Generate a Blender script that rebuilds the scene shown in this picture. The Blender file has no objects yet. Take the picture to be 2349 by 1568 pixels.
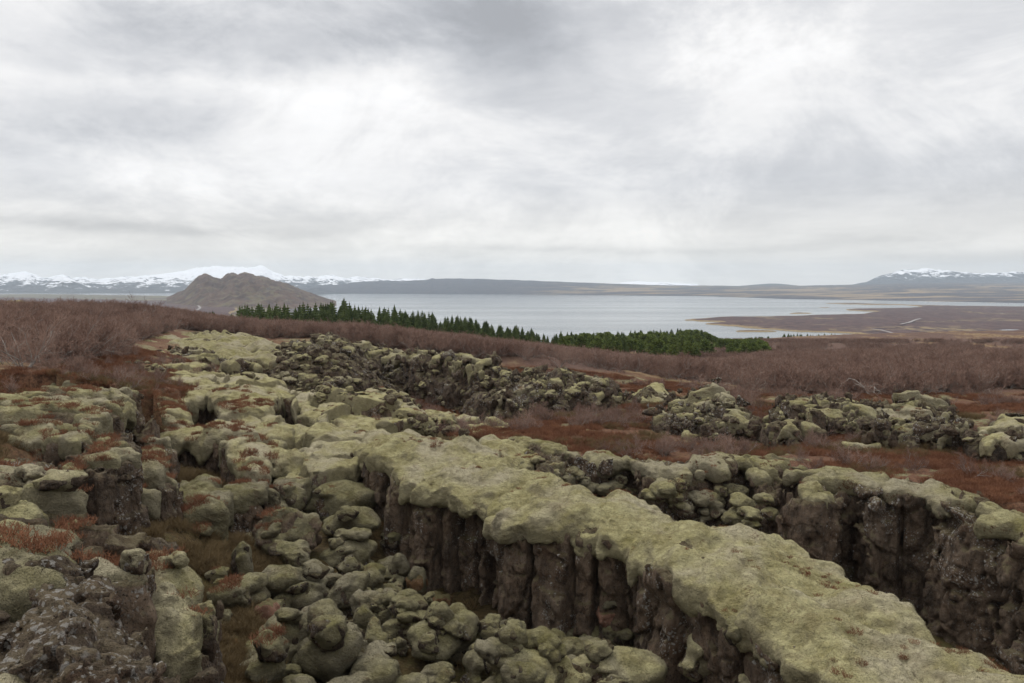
# Icelandic rift landscape: mossy lava ridge, fissures, birch scrub, lake and snowy mountains.
# World axes: +Y looks out over the lake, Z up, the camera (eye) at the origin, the lake 60 m below it.
import bpy, math, random
import numpy as np

sc = bpy.context.scene
COL = sc.collection
RNG = np.random.RandomState(7)
random.seed(7)
FOC = 1829.0                       # focal length in pixels of a 2349 px wide picture
PIT = math.atan(134 / FOC)         # the camera looks 4 degrees down
CP, SP = math.cos(PIT), math.sin(PIT)
LAKE_Z = -60.0


def ray(px, py):
    a = (px - 1174.5) / FOC
    b = -(py - 784) / FOC
    return np.array([a, CP + b * SP, -SP + b * CP])


def at(px, py, z):
    """the point at height z seen at a pixel"""
    d = ray(px, py)
    return d * (z / d[2])


def at_y(px, py, y):
    d = ray(px, py)
    return d * (y / d[1])


def proj(p):
    """pixel of a point (arrays)"""
    x, y, z = p[..., 0], p[..., 1], p[..., 2]
    f = y * CP - z * SP
    u = y * SP + z * CP
    f = np.where(f > 0.01, f, 0.01)
    return 1174.5 + FOC * x / f, 784 - FOC * u / f


# ------------------------------------------------------------------ noise
def _h(ix, iy, iz, s):
    h = (ix.astype(np.uint32) * np.uint32(374761393) + iy.astype(np.uint32) * np.uint32(668265263)
         + iz.astype(np.uint32) * np.uint32(2147483647 - 58) + np.uint32((s * 974634777) & 0xFFFFFFFF))
    h = (h ^ (h >> np.uint32(13))) * np.uint32(1274126177)
    h = (h ^ (h >> np.uint32(16))) * np.uint32(2246822519)
    return h ^ (h >> np.uint32(15))


_G = np.array([[1, 1, 0], [-1, 1, 0], [1, -1, 0], [-1, -1, 0], [1, 0, 1], [-1, 0, 1], [1, 0, -1], [-1, 0, -1],
               [0, 1, 1], [0, -1, 1], [0, 1, -1], [0, -1, -1], [1, 1, 0], [-1, 1, 0], [0, -1, 1], [0, -1, -1]], np.float32)


def perlin(p, seed=0):
    p = np.asarray(p, np.float32)
    out = np.empty(len(p), np.float32)
    for a in range(0, len(p), 400000):
        q = p[a:a + 400000]
        i = np.floor(q).astype(np.int32)
        f = q - i
        u = f * f * f * (f * (f * 6 - 15) + 10)
        r = np.zeros(len(q), np.float32)
        for dx in (0, 1):
            wx = u[:, 0] if dx else 1 - u[:, 0]
            for dy in (0, 1):
                wy = u[:, 1] if dy else 1 - u[:, 1]
                for dz in (0, 1):
                    wz = u[:, 2] if dz else 1 - u[:, 2]
                    g = _G[_h(i[:, 0] + dx, i[:, 1] + dy, i[:, 2] + dz, seed) & np.uint32(15)]
                    r += wx * wy * wz * (g[:, 0] * (f[:, 0] - dx) + g[:, 1] * (f[:, 1] - dy) + g[:, 2] * (f[:, 2] - dz))
        out[a:a + 400000] = r
    return out


def fbm(p, seed=0, octv=3, gain=0.5, lac=2.03):
    r = 0
    a = 1.0
    q = np.asarray(p, np.float32)
    for o in range(octv):
        r = r + a * perlin(q, seed + o * 17)
        a *= gain
        q = q * lac
    return r


def xyz(x, y, z=0.0):
    return np.stack([np.asarray(x, np.float32), np.asarray(y, np.float32), np.broadcast_to(np.float32(z), np.shape(x))], -1)


def worley(p, seed=0, jit=0.9):
    """F1, F2 and a random number 0..1 of the nearest cell"""
    p = np.asarray(p, np.float32)
    n = len(p)
    F1 = np.full(n, 9, np.float32); F2 = F1.copy(); ID = np.zeros(n, np.float32)
    for a in range(0, n, 300000):
        q = p[a:a + 300000]
        i = np.floor(q).astype(np.int32); f = q - i
        f1 = np.full(len(q), 9, np.float32); f2 = f1.copy(); d = np.zeros(len(q), np.float32)
        for dx in (-1, 0, 1):
            for dy in (-1, 0, 1):
                for dz in (-1, 0, 1):
                    h = _h(i[:, 0] + dx, i[:, 1] + dy, i[:, 2] + dz, seed)
                    jx = (h & np.uint32(1023)).astype(np.float32) / 1023 - .5
                    jy = ((h >> np.uint32(10)) & np.uint32(1023)).astype(np.float32) / 1023 - .5
                    jz = ((h >> np.uint32(20)) & np.uint32(1023)).astype(np.float32) / 1023 - .5
                    r2 = (dx + .5 + jit * jx - f[:, 0]) ** 2 + (dy + .5 + jit * jy - f[:, 1]) ** 2 + (dz + .5 + jit * jz - f[:, 2]) ** 2
                    nr = r2 < f1
                    f2 = np.where(nr, f1, np.minimum(f2, r2))
                    d = np.where(nr, ((h * np.uint32(2654435761)) >> np.uint32(8)).astype(np.float32) / 16777216.0, d)
                    f1 = np.where(nr, r2, f1)
        F1[a:a + 300000] = np.sqrt(f1); F2[a:a + 300000] = np.sqrt(f2); ID[a:a + 300000] = d
    return F1, F2, ID


def sstep(a, b, x):
    t = np.clip((x - a) / (b - a), 0, 1)
    return t * t * (3 - 2 * t)


def poly_sd(X, Y, poly):
    """signed distance to a closed polygon in plan, positive inside, and the arc length of the nearest edge point"""
    poly = np.asarray(poly, np.float32)
    best = np.full(X.shape, 1e9, np.float32); s_at = np.zeros(X.shape, np.float32)
    ins = np.zeros(X.shape, bool)
    s0 = 0.0
    for k in range(len(poly)):
        ax, ay = poly[k]; bx, by = poly[(k + 1) % len(poly)]
        dx, dy = bx - ax, by - ay
        L2 = dx * dx + dy * dy + 1e-9
        t = np.clip(((X - ax) * dx + (Y - ay) * dy) / L2, 0, 1)
        d = (X - ax - t * dx) ** 2 + (Y - ay - t * dy) ** 2
        m = d < best
        best = np.where(m, d, best)
        s_at = np.where(m, s0 + t * math.sqrt(L2), s_at)
        if abs(dy) > 1e-9:
            c = ((ay > Y) != (by > Y)) & (X < dx * (Y - ay) / dy + ax)
            ins ^= c
        s0 += math.sqrt(L2)
    e = np.sqrt(best)
    return np.where(ins, e, -e).astype(np.float32), s_at


# ------------------------------------------------------------------ mesh building
def mesh_np(name, v, f, smooth=True):
    """a mesh from vertex and face arrays (faces all of one size)"""
    v = np.asarray(v, np.float32); f = np.asarray(f, np.int32)
    me = bpy.data.meshes.new(name)
    me.vertices.add(len(v)); me.vertices.foreach_set('co', v.ravel())
    k = f.shape[1]
    me.loops.add(f.size); me.loops.foreach_set('vertex_index', f.ravel())
    me.polygons.add(len(f))
    me.polygons.foreach_set('loop_start', np.arange(0, f.size, k, dtype=np.int32))
    me.polygons.foreach_set('use_smooth', np.full(len(f), smooth))
    me.update(calc_edges=True)
    return me


def link(name, me, mat=None, parent=None, loc=None):
    o = bpy.data.objects.new(name, me)
    COL.objects.link(o)
    if mat is not None and not me.materials:
        me.materials.append(mat)
    if parent is not None:
        o.parent = parent
    if loc is not None:
        o.location = loc
    return o


def tag(o, label=None, cat=None, group=None, kind=None):
    if label: o['label'] = label
    if cat: o['category'] = cat
    if group: o['group'] = group
    if kind: o['kind'] = kind
    return o


def empty(name, loc, label, cat, group=None):
    o = bpy.data.objects.new(name, None)
    o.empty_display_size = 0.2
    COL.objects.link(o)
    o.location = loc
    return tag(o, label, cat, group)


def copy_tree(o, parent=None):
    c = o.copy()
    COL.objects.link(c)
    if parent is not None:
        c.parent = parent
    for ch in o.children:
        copy_tree(ch, c)
    return c


def attr(me, name, vals):
    a = me.attributes.new(name, 'FLOAT', 'POINT')
    a.data.foreach_set('value', np.asarray(vals, np.float32))


def nets(v, org, h):
    """surface nets over a signed distance volume (negative inside)"""
    s = v < 0
    c = np.zeros(tuple(n - 1 for n in v.shape), np.uint8)
    for dx in (0, 1):
        for dy in (0, 1):
            for dz in (0, 1):
                c += s[dx:v.shape[0] - 1 + dx, dy:v.shape[1] - 1 + dy, dz:v.shape[2] - 1 + dz]
    idx = np.argwhere((c > 0) & (c < 8))
    ids = np.full(c.shape, -1, np.int32)
    ids[idx[:, 0], idx[:, 1], idx[:, 2]] = np.arange(len(idx))
    acc = np.zeros((len(idx), 3), np.float32); cnt = np.zeros(len(idx), np.float32)
    cor = [(i, j, k) for i in (0, 1) for j in (0, 1) for k in (0, 1)]
    for a in cor:
        for ax in range(3):
            if a[ax]: continue
            b = list(a); b[ax] = 1
            va = v[idx[:, 0] + a[0], idx[:, 1] + a[1], idx[:, 2] + a[2]]
            vb = v[idx[:, 0] + b[0], idx[:, 1] + b[1], idx[:, 2] + b[2]]
            m = (va < 0) != (vb < 0)
            t = np.where(m, va / np.where(m, va - vb, 1), 0)
            p = np.array(a, np.float32)[None].repeat(len(idx), 0)
            p[:, ax] = t
            acc += p * m[:, None]; cnt += m
    verts = (idx + acc / cnt[:, None]) * h + np.asarray(org, np.float32)
    quads = []
    for ax in range(3):
        sl0 = [slice(None)] * 3; sl1 = [slice(None)] * 3
        sl0[ax] = slice(0, -1); sl1[ax] = slice(1, None)
        ch = s[tuple(sl0)] != s[tuple(sl1)]
        e = np.argwhere(ch)
        o1, o2 = [(1, 2), (2, 0), (0, 1)][ax]
        ok = (e[:, o1] > 0) & (e[:, o2] > 0) & (e[:, o1] < v.shape[o1] - 1) & (e[:, o2] < v.shape[o2] - 1)
        e = e[ok]
        q = []
        for d1, d2 in ((-1, -1), (0, -1), (0, 0), (-1, 0)):
            w = e.copy(); w[:, o1] += d1; w[:, o2] += d2
            q.append(ids[w[:, 0], w[:, 1], w[:, 2]])
        q = np.stack(q, 1)
        fl = ~s[e[:, 0], e[:, 1], e[:, 2]]
        q[fl] = q[fl][:, ::-1]
        quads.append(q)
    f = np.concatenate(quads)
    return verts, f[(f >= 0).all(1)]


def smin(a, b, k):
    h = np.clip(0.5 + 0.5 * (b - a) / k, 0, 1)
    return b + (a - b) * h - k * h * (1 - h)


# ------------------------------------------------------------------ materials
class NT:
    def __init__(s, tree):
        s.t = tree; s.n = tree.nodes; s.l = tree.links

    def new(s, typ, **kw):
        n = s.n.new(typ)
        for k, v in kw.items():
            setattr(n, k, v)
        return n

    def put(s, sock, v):
        if hasattr(v, 'is_linked') or isinstance(v, bpy.types.NodeSocket):
            s.l.new(v, sock)
        elif v is not None:
            if isinstance(v, tuple) and len(v) == 3 and sock.type == 'RGBA':
                v = v + (1.0,)
            sock.default_value = v

    def m(s, op, a, b=None, c=None, clamp=False):
        n = s.new('ShaderNodeMath', operation=op, use_clamp=clamp)
        s.put(n.inputs[0], a); s.put(n.inputs[1], b); s.put(n.inputs[2], c)
        return n.outputs[0]

    def vm(s, op, a, b=None, scale=None):
        n = s.new('ShaderNodeVectorMath', operation=op)
        s.put(n.inputs[0], a)
        if b is not None: s.put(n.inputs[1], b)
        if scale is not None: s.put(n.inputs['Scale'], scale)
        return n.outputs['Value'] if op in ('DOT_PRODUCT', 'LENGTH') else n.outputs[0]

    def noise(s, vec, scale, detail=4, rough=0.55, dist=0.0, color=False):
        n = s.new('ShaderNodeTexNoise')
        s.put(n.inputs['Vector'], vec)
        n.inputs['Scale'].default_value = scale
        n.inputs['Detail'].default_value = detail
        n.inputs['Roughness'].default_value = rough
        n.inputs['Distortion'].default_value = dist
        return n.outputs['Color'] if color else n.outputs[0]

    def voro(s, vec, scale, feature='F1', rnd=1.0, out='Distance'):
        n = s.new('ShaderNodeTexVoronoi', feature=feature)
        s.put(n.inputs['Vector'], vec)
        n.inputs['Scale'].default_value = scale
        n.inputs['Randomness'].default_value = rnd
        return n.outputs[out]

    def step(s, v, lo, hi, smooth=True):
        n = s.new('ShaderNodeMapRange', interpolation_type='SMOOTHSTEP' if smooth else 'LINEAR')
        s.put(n.inputs[0], v)
        s.put(n.inputs[1], lo); s.put(n.inputs[2], hi)
        return n.outputs[0]

    def mix(s, f, a, b, blend='MIX'):
        n = s.new('ShaderNodeMix', data_type='RGBA', blend_type=blend)
        s.put(n.inputs[0], f); s.put(n.inputs[6], a); s.put(n.inputs[7], b)
        return n.outputs[2]

    def sep(s, v):
        n = s.new('ShaderNodeSeparateXYZ'); s.put(n.inputs[0], v)
        return n.outputs

    def comb(s, x, y, z):
        n = s.new('ShaderNodeCombineXYZ')
        for k, v in enumerate((x, y, z)): s.put(n.inputs[k], v)
        return n.outputs[0]

    def mul(s, v, sc):
        return s.vm('MULTIPLY', v, sc)

    def bump(s, h, strength, dist, normal=None):
        n = s.new('ShaderNodeBump')
        n.inputs['Strength'].default_value = strength
        n.inputs['Distance'].default_value = dist
        s.put(n.inputs['Height'], h)
        if normal is not None: s.put(n.inputs['Normal'], normal)
        return n.outputs[0]

    def attr(s, name):
        n = s.new('ShaderNodeAttribute', attribute_name=name)
        return n.outputs['Fac']


def material(name):
    m = bpy.data.materials.new(name)
    m.use_nodes = True
    m.node_tree.nodes.clear()
    t = NT(m.node_tree)
    out = t.new('ShaderNodeOutputMaterial')
    b = t.new('ShaderNodeBsdfPrincipled')
    t.l.new(b.outputs[0], out.inputs[0])
    b.inputs['Specular IOR Level'].default_value = 0.15
    b.inputs['Roughness'].default_value = 0.9
    return m, t, b


def geo(t):
    g = t.new('ShaderNodeNewGeometry')
    return g.outputs['Position'], g.outputs['True Normal'], g.outputs['Normal']


def mat_moss(name, red=0.5, green=0.5, val=1.0, brown=0.5):
    m, t, b = material(name)
    p, tn, nn = geo(t)
    c = lambda r, g, bl: (r * val, g * val, bl * val)
    big = t.noise(p, 0.55, 4, 0.6, 0.3)
    mid = t.noise(p, 2.6, 5, 0.65)
    fine = t.noise(p, 30, 3, 0.7)
    gran = t.noise(p, 90, 2, 0.7)
    col = t.mix(t.step(mid, 0.32, 0.68), c(0.192, 0.168, 0.076), c(0.325, 0.298, 0.158))
    col = t.mix(t.step(big, 0.45, 0.64), col, c(0.300, 0.268, 0.182))
    gmask = t.m('MULTIPLY', t.step(t.noise(p, 0.9, 4, 0.6, 0.4), 0.53, 0.68), green)
    col = t.mix(gmask, col, c(0.190, 0.172, 0.056))
    # brown, half withered patches
    bm = t.m('MULTIPLY', t.step(t.noise(p, 1.9, 5, 0.68, 0.5), 0.53, 0.66), brown)
    col = t.mix(bm, col, c(0.150, 0.115, 0.062))
    nz = t.sep(nn)[2]
    grey = t.m('MULTIPLY', t.step(t.m('ADD', t.m('MULTIPLY', mid, 0.5), t.m('MULTIPLY', nz, -0.6)), -0.25, 0.05), 0.6)
    col = t.mix(grey, col, c(0.165, 0.142, 0.098))
    rip = t.noise(t.mul(p, (1.0, 1.0, 1.6)), 8.5, 5, 0.68, 0.9)
    vor = t.voro(t.vm('ADD', p, t.vm('SCALE', t.noise(p, 3.0, 2, 0.5, 0, True), scale=0.25)), 4.2)
    col = t.mix(t.m('MULTIPLY', t.step(rip, 0.46, 0.30), 0.35), col, c(0.130, 0.108, 0.050))
    col = t.mix(t.m('MULTIPLY', t.step(fine, 0.44, 0.30), 0.5), col, c(0.085, 0.072, 0.032))
    col = t.mix(t.m('MULTIPLY', t.step(gran, 0.52, 0.68), 0.35), col, c(0.36, 0.34, 0.22))
    rm = t.m('MULTIPLY', t.step(t.noise(p, 1.7, 5, 0.65, 0.3), 0.57, 0.67), t.step(t.noise(p, 22, 3, 0.7), 0.48, 0.57))
    col = t.mix(t.m('MULTIPLY', rm, red), col, (0.095, 0.036, 0.016))
    t.put(b.inputs['Base Color'], col)
    b.inputs['Roughness'].default_value = 0.95
    b.inputs['Specular IOR Level'].default_value = 0.03
    b.inputs['Sheen Weight'].default_value = 0.06
    h = t.m('ADD', t.m('MULTIPLY', rip, 1.0), t.m('MULTIPLY', vor, -0.5))
    n1 = t.bump(h, 1.0, 0.13)
    n2 = t.bump(t.m('ADD', fine, t.m('MULTIPLY', gran, 0.4)), 0.8, 0.022, n1)
    t.put(b.inputs['Normal'], n2)
    return m


def mat_rock(name, lichen=1.0, rust=0.5, tint=(1, 1, 1), mossy=0.6):
    m, t, b = material(name)
    p, tn, nn = geo(t)
    c = lambda r, g, bl: (r * tint[0], g * tint[1], bl * tint[2])
    big = t.noise(p, 0.8, 5, 0.65, 0.3)
    mid = t.noise(t.mul(p, (1, 1, 0.5)), 4.0, 6, 0.70, 0.3)
    fine = t.noise(p, 26, 5, 0.75)
    col = t.mix(t.step(mid, 0.34, 0.66), c(0.042, 0.031, 0.023), c(0.145, 0.108, 0.078))
    col = t.mix(t.m('MULTIPLY', t.step(big, 0.50, 0.66), 0.7), col, c(0.155, 0.122, 0.093))
    rm = t.m('MULTIPLY', t.step(t.noise(p, 1.5, 5, 0.65, 0.5), 0.54, 0.66), rust)
    col = t.mix(rm, col, (0.115, 0.062, 0.034))
    gm = t.m('MULTIPLY', t.step(fine, 0.50, 0.62), t.step(t.noise(p, 1.8, 5, 0.65), 0.42, 0.60))
    col = t.mix(t.m('MULTIPLY', gm, 0.7 * lichen), col, (0.200, 0.172, 0.142))
    col = t.mix(t.step(t.noise(p, 38, 4, 0.75), 0.45, 0.33), col, (0.014, 0.010, 0.008))
    nz = t.sep(nn)[2]
    mm = t.m('MULTIPLY', t.step(t.m('ADD', nz, t.m('MULTIPLY', mid, 0.8)), 0.80, 1.15), mossy)
    col = t.mix(mm, col, t.mix(t.step(mid, 0.4, 0.6), (0.085, 0.062, 0.026), (0.165, 0.150, 0.078)))
    wp = t.vm('ADD', p, t.vm('SCALE', t.noise(p, 24, 3, 0.7, 0, True), scale=0.07))
    clus = t.noise(p, 0.75, 4, 0.7)
    for scl, thr, area, so in ((4.5, 0.24, 0.565, 0.0), (10.0, 0.30, 0.555, 7.3), (20.0, 0.34, 0.545, 3.1)):
        v = t.voro(t.vm('ADD', wp, (so, so, 0)), scl)
        msk = t.m('MULTIPLY', t.step(v, thr, thr - 0.08), t.step(t.m('ADD', clus, t.m('MULTIPLY', t.m('SUBTRACT', t.noise(t.vm('ADD', p, (so, 3, 1)), 4.0, 3, 0.7), 0.5), 0.5)), area, area + 0.05))
        col = t.mix(t.m('MULTIPLY', msk, 0.85 * lichen), col, (0.40, 0.385, 0.355))
    t.put(b.inputs['Base Color'], col)
    b.inputs['Roughness'].default_value = 0.85
    b.inputs['Specular IOR Level'].default_value = 0.2
    crack = t.step(t.voro(t.mul(t.vm('ADD', p, t.vm('SCALE', t.noise(p, 2.5, 3, 0.6, 0, True), scale=0.30)), (1, 1, 0.5)), 2.6, 'DISTANCE_TO_EDGE'), 0.0, 0.06)
    h = t.m('ADD', t.m('ADD', t.m('MULTIPLY', mid, 1.3), t.m('MULTIPLY', t.voro(p, 8.0), 0.45)), t.m('MULTIPLY', crack, 0.5))
    n1 = t.bump(h, 1.0, 0.10)
    n2 = t.bump(t.m('ADD', fine, t.noise(p, 60, 3, 0.75)), 1.0, 0.03, n1)
    t.put(b.inputs['Normal'], n2)
    return m


def mat_fresh(name, c1, c2):
    """freshly broken lava stone"""
    m, t, b = material(name)
    p, tn, nn = geo(t)
    n = t.noise(p, 6, 5, 0.65)
    col = t.mix(t.step(n, 0.35, 0.65), c1, c2)
    col = t.mix(t.step(t.noise(p, 40, 3, 0.7), 0.58, 0.68), col, (0.25, 0.21, 0.17))
    nz = t.sep(nn)[2]
    col = t.mix(t.step(t.m('ADD', nz, t.m('MULTIPLY', n, 0.5)), 0.80, 1.1), col, (0.10, 0.085, 0.04))
    t.put(b.inputs['Base Color'], col)
    t.put(b.inputs['Normal'], t.bump(t.m('ADD', n, t.noise(p, 45, 3, 0.7)), 0.7, 0.03))
    return m


def mat_ground(name):
    m, t, b = material(name)
    p, tn, nn = geo(t)
    big = t.noise(p, 0.09, 5, 0.6, 0.4)
    mid = t.noise(p, 0.9, 5, 0.62, 0.3)
    fine = t.noise(p, 9.0, 5, 0.7)
    vf = t.noise(p, 45, 3, 0.75)
    # heath: wine red, rust and straw
    col = t.mix(t.step(fine, 0.36, 0.64), (0.085, 0.042, 0.027), (0.195, 0.100, 0.058))
    col = t.mix(t.m('MULTIPLY', t.step(mid, 0.50, 0.64), 0.75), col, (0.150, 0.092, 0.045))
    col = t.mix(t.m('MULTIPLY', t.step(t.noise(p, 0.35, 5, 0.65, 0.5), 0.57, 0.68), 0.7), col, (0.240, 0.180, 0.095))
    # mats of pale moss in the heath
    moss = t.mix(t.step(fine, 0.35, 0.65), (0.15, 0.135, 0.065), (0.26, 0.24, 0.135))
    col = t.mix(t.m('MULTIPLY', t.step(t.noise(t.vm('ADD', p, (31, 7, 0)), 0.5, 6, 0.66, 0.6), 0.505, 0.58), t.attr('moss')), col, moss)
    # scrub land: purple brown litter
    scr = t.mix(t.step(fine, 0.35, 0.65), (0.085, 0.050, 0.039), (0.150, 0.092, 0.070))
    scr = t.mix(t.step(t.noise(t.mul(p, (1, 0.35, 1)), 0.16, 5, 0.6, 0.5), 0.50, 0.62), scr, t.mix(t.step(mid, 0.40, 0.6), (0.125, 0.062, 0.034), (0.27, 0.20, 0.11)))
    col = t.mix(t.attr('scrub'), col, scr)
    # fissure floor: dark brown grass and dark moss
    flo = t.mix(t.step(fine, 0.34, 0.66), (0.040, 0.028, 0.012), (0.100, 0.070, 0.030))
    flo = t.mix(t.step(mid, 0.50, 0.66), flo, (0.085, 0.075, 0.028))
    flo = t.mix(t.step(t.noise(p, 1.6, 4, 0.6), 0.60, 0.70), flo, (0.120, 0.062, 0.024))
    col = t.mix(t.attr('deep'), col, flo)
    col = t.mix(t.m('MULTIPLY', t.step(vf, 0.46, 0.32), 0.6), col, (0.022, 0.014, 0.009))
    t.put(b.inputs['Base Color'], col)
    h = t.m('ADD', t.m('MULTIPLY', fine, 1.0), t.m('MULTIPLY', vf, 0.35))
    t.put(b.inputs['Normal'], t.bump(h, 0.9, 0.09))
    return m


def mat_plain(name, c1, c2, scale=6.0, rough=0.9, detail=3, sub=None, rnd=0.3):
    m, t, b = material(name)
    p, tn, nn = geo(t)
    oi = t.new('ShaderNodeObjectInfo')
    f = t.m('ADD', t.m('MULTIPLY', t.step(t.noise(p, scale, detail, 0.6), 0.3, 0.7), 1 - rnd), t.m('MULTIPLY', oi.outputs['Random'], rnd))
    t.put(b.inputs['Base Color'], t.mix(f, c1, c2))
    b.inputs['Roughness'].default_value = rough
    if sub is not None:
        tr = t.new('ShaderNodeBsdfTranslucent')
        t.put(tr.inputs[0], t.mix(f, c1, c2))
        mx = t.new('ShaderNodeMixShader')
        mx.inputs[0].default_value = sub
        t.l.new(b.outputs[0], mx.inputs[1]); t.l.new(tr.outputs[0], mx.inputs[2])
        o = [n for n in t.n if n.type == 'OUTPUT_MATERIAL'][0]
        t.l.new(mx.outputs[0], o.inputs[0])
    return m


MOSS = mat_moss('pale woolly moss', val=1.38, brown=0.32)
MOSS_DEEP = mat_moss('dark green moss', red=0.4, green=0.7, val=0.84, brown=0.45)  # darker and greener than the pale moss
MOSS_BANK = mat_moss('moss with heath', red=1.0, green=0.6, val=1.16, brown=0.55)
MOSS_FAR = mat_moss('thin grey moss', red=0.6, green=0.3, val=1.2, brown=0.55)
ROCK = mat_rock('lichened basalt', tint=(1.52, 1.45, 1.38))
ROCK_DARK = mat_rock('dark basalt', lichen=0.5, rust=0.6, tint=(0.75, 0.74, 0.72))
ROCK_NEAR = mat_rock('crusted basalt', lichen=0.72, rust=0.4, tint=(1.05, 1.0, 0.96), mossy=0.3)
ROCK_GREY = mat_rock('grey rubble basalt', lichen=1.0, rust=0.4, tint=(1.15, 1.12, 1.1), mossy=0.6)
FRESH_RED = mat_fresh('red broken lava', (0.16, 0.085, 0.058), (0.27, 0.15, 0.105))
FRESH_BROWN = mat_fresh('brown broken lava', (0.10, 0.055, 0.028), (0.19, 0.11, 0.055))
GROUND = mat_ground('heath and scrub ground')


# ------------------------------------------------------------------ the lie of the land
# heights (pixel, pixel, z) of the plateau that the scrub and heath grow on
PLATEAU = [(150, 1200, -2.55), (20, 1560, -2.3), (60, 1000, -2.95), (100, 900, -3.0), (250, 868, -3.15), (100, 830, -3.05), (200, 815, -3.1),
           (0, 762, -3.2), (350, 752, -3.9), (150, 728, -3.7), (30, 718, -3.6), (250, 714, -3.7), (360, 730, -4.6), (420, 735, -6.3),
           (500, 770, -4.4), (400, 800, -4.2), (560, 750, -7.2), (620, 757, -7.6), (700, 766, -6.5), (800, 762, -8.4), (900, 783, -7.6), (1000, 782, -9.0),
           (1000, 800, -7.2), (1150, 797, -10.0), (1250, 808, -11.5), (1200, 832, -6.6), (1400, 812, -12.0), (1500, 818, -13.0), (1500, 862, -6.6),
           (1640, 818, -14.0), (1760, 812, -15.0), (1760, 786, -21.0), (1560, 800, -18.0), (1350, 800, -14.0), (2050, 784, -21.0), (2349, 782, -20.5), (2700, 782, -20.0),
           (2000, 800, -14.5), (2349, 800, -14.0), (2349, 830, -9.5), (2000, 830, -9.5), (1750, 835, -10.0), (2000, 885, -6.2), (2349, 895, -6.1), (2700, 895, -6.0), (1700, 890, -6.2),
           (1300, 962, -5.4), (1400, 1000, -5.1), (1900, 1012, -5.25), (2349, 1120, -4.95), (2700, 1150, -4.9), (1700, 1005, -5.3), (2200, 1045, -5.3), (2349, 1075, -5.2),
           (1450, 920, -5.6), (1850, 925, -5.2), (870, 915, -6.6), (1000, 928, -6.6), (750, 892, -6.3), (690, 858, -6.0), (1080, 915, -6.4), (900, 796, -4.3), (1000, 808, -4.4), (1100, 829, -4.8), (800, 784, -4.3), (720, 775, -4.6), (900, 794, -5.8), (1000, 804, -6.4), (1000, 796, -7.7), (1150, 820, -7.6), (1150, 810, -8.9), (800, 781, -5.4), (800, 776, -6.7), (700, 776, -5.2), (1300, 832, -8.1), (1250, 826, -7.6), (1400, 836, -8.2), (1500, 842, -8.3), (600, 767, -5.4), (1640, 845, -8.6), (1230, 950, -5.95), (1290, 838, -5.0), (1000, 1000, -5.2), (1300, 1060, -5.0), (2000, 1200, -4.9), (2349, 1300, -4.9),
           (650, 960, -5.2), (450, 900, -4.7), (620, 850, -5.2), (-300, 720, -3.4), (-300, 900, -2.7), (-300, 1200, -2.4)]
# the land falls away to the lake beyond
FALL = [(-900, 330, -40), (-150, 340, -58), (-90, 420, -62), (-40, 420, -62), (40, 420, -58), (150, 480, -62), (300, 520, -62), (600, 560, -62), (-900, 800, -64),
        (-300, 700, -64), (0, 700, -64), (300, 800, -64), (900, 900, -64), (-60, 250, -36), (-20, 260, -30), (-120, 210, -26)]
FLOOR = [(480, 1250, -5.6), (500, 1330, -5.75), (470, 1450, -5.95), (520, 1530, -6.1), (480, 1568, -6.1), (650, 1400, -6.4), (640, 1240, -6.05), (400, 1075, -5.3),
         (470, 1090, -5.7), (450, 1210, -5.85), (560, 1230, -6.2), (760, 1120, -5.8), (800, 1330, -6.5), (900, 1220, -6.4), (985, 1390, -7.2), (950, 1440, -6.8), (1200, 1440, -7.3),
         (1200, 1500, -6.9), (1480, 1490, -7.2), (1450, 1540, -6.75), (1700, 1560, -6.9), (850, 1568, -6.5), (1200, 1568, -6.5), (1700, 1800, -6.6), (700, 1800, -6.2),
         (1300, 1110, -6.6), (1700, 1230, -7.6), (2100, 1400, -7.8), (2349, 1500, -7.8), (1000, 1040, -6.0), (450, 950, -5.7), (350, 900, -5.3), (640, 945, -5.6), (800, 960, -5.7)]
DEEP = [(-2.0, 3.4), (-2.5, 5.0), (-3.2, 7.0), (-3.7, 8.9), (-4.5, 10.8), (-5.7, 13.5), (-7.2, 17.0), (-8.4, 19.5), (-10.0, 22.5), (-11.5, 25.0), (-13.2, 27.6),
        (-13.0, 34.0), (-8.5, 34.5), (-5.0, 29.5), (-2.4, 27.0), (0.3, 23.0), (1.5, 21.9), (3.3, 22.2), (4.4, 20.8), (6.2, 21.3), (6.9, 18.8), (8.6, 19.6), (9.6, 17.7),
        (10.6, 15.6), (13.5, 12.5), (19, 7), (24, 0), (24, -6), (2.0, -6), (1.2, 0.5)]


def _rbf(pts):
    """thin plate interpolation in bearing and log distance"""
    pts = np.array(pts, np.float64)
    q = np.stack([np.arctan2(pts[:, 0], pts[:, 1]), np.log(np.hypot(pts[:, 0], pts[:, 1]))], 1)
    n = len(q)
    r = np.linalg.norm(q[:, None] - q[None], axis=2)
    K = np.where(r > 0, r * r * np.log(r + 1e-12), 0) + np.eye(n) * 2e-4
    P = np.concatenate([np.ones((n, 1)), q], 1)
    A = np.block([[K, P], [P.T, np.zeros((3, 3))]])
    w = np.linalg.solve(A, np.concatenate([pts[:, 2], np.zeros(3)]))

    def f(x, y):
        x = np.asarray(x, np.float64).ravel(); y = np.asarray(y, np.float64).ravel()
        out = np.empty(len(x))
        for a in range(0, len(x), 40000):
            X, Y = x[a:a + 40000], y[a:a + 40000]
            th = np.clip(np.arctan2(X, Y), -0.80, 0.80)
            L = np.log(np.clip(np.hypot(X, Y), 2.5, 900))
            R = np.sqrt((th[:, None] - q[None, :, 0]) ** 2 + (L[:, None] - q[None, :, 1]) ** 2)
            out[a:a + 40000] = (np.where(R > 0, R * R * np.log(R + 1e-12), 0) @ w[:n]) + w[n] + w[n + 1] * th + w[n + 2] * L
        return out
    return f


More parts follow.
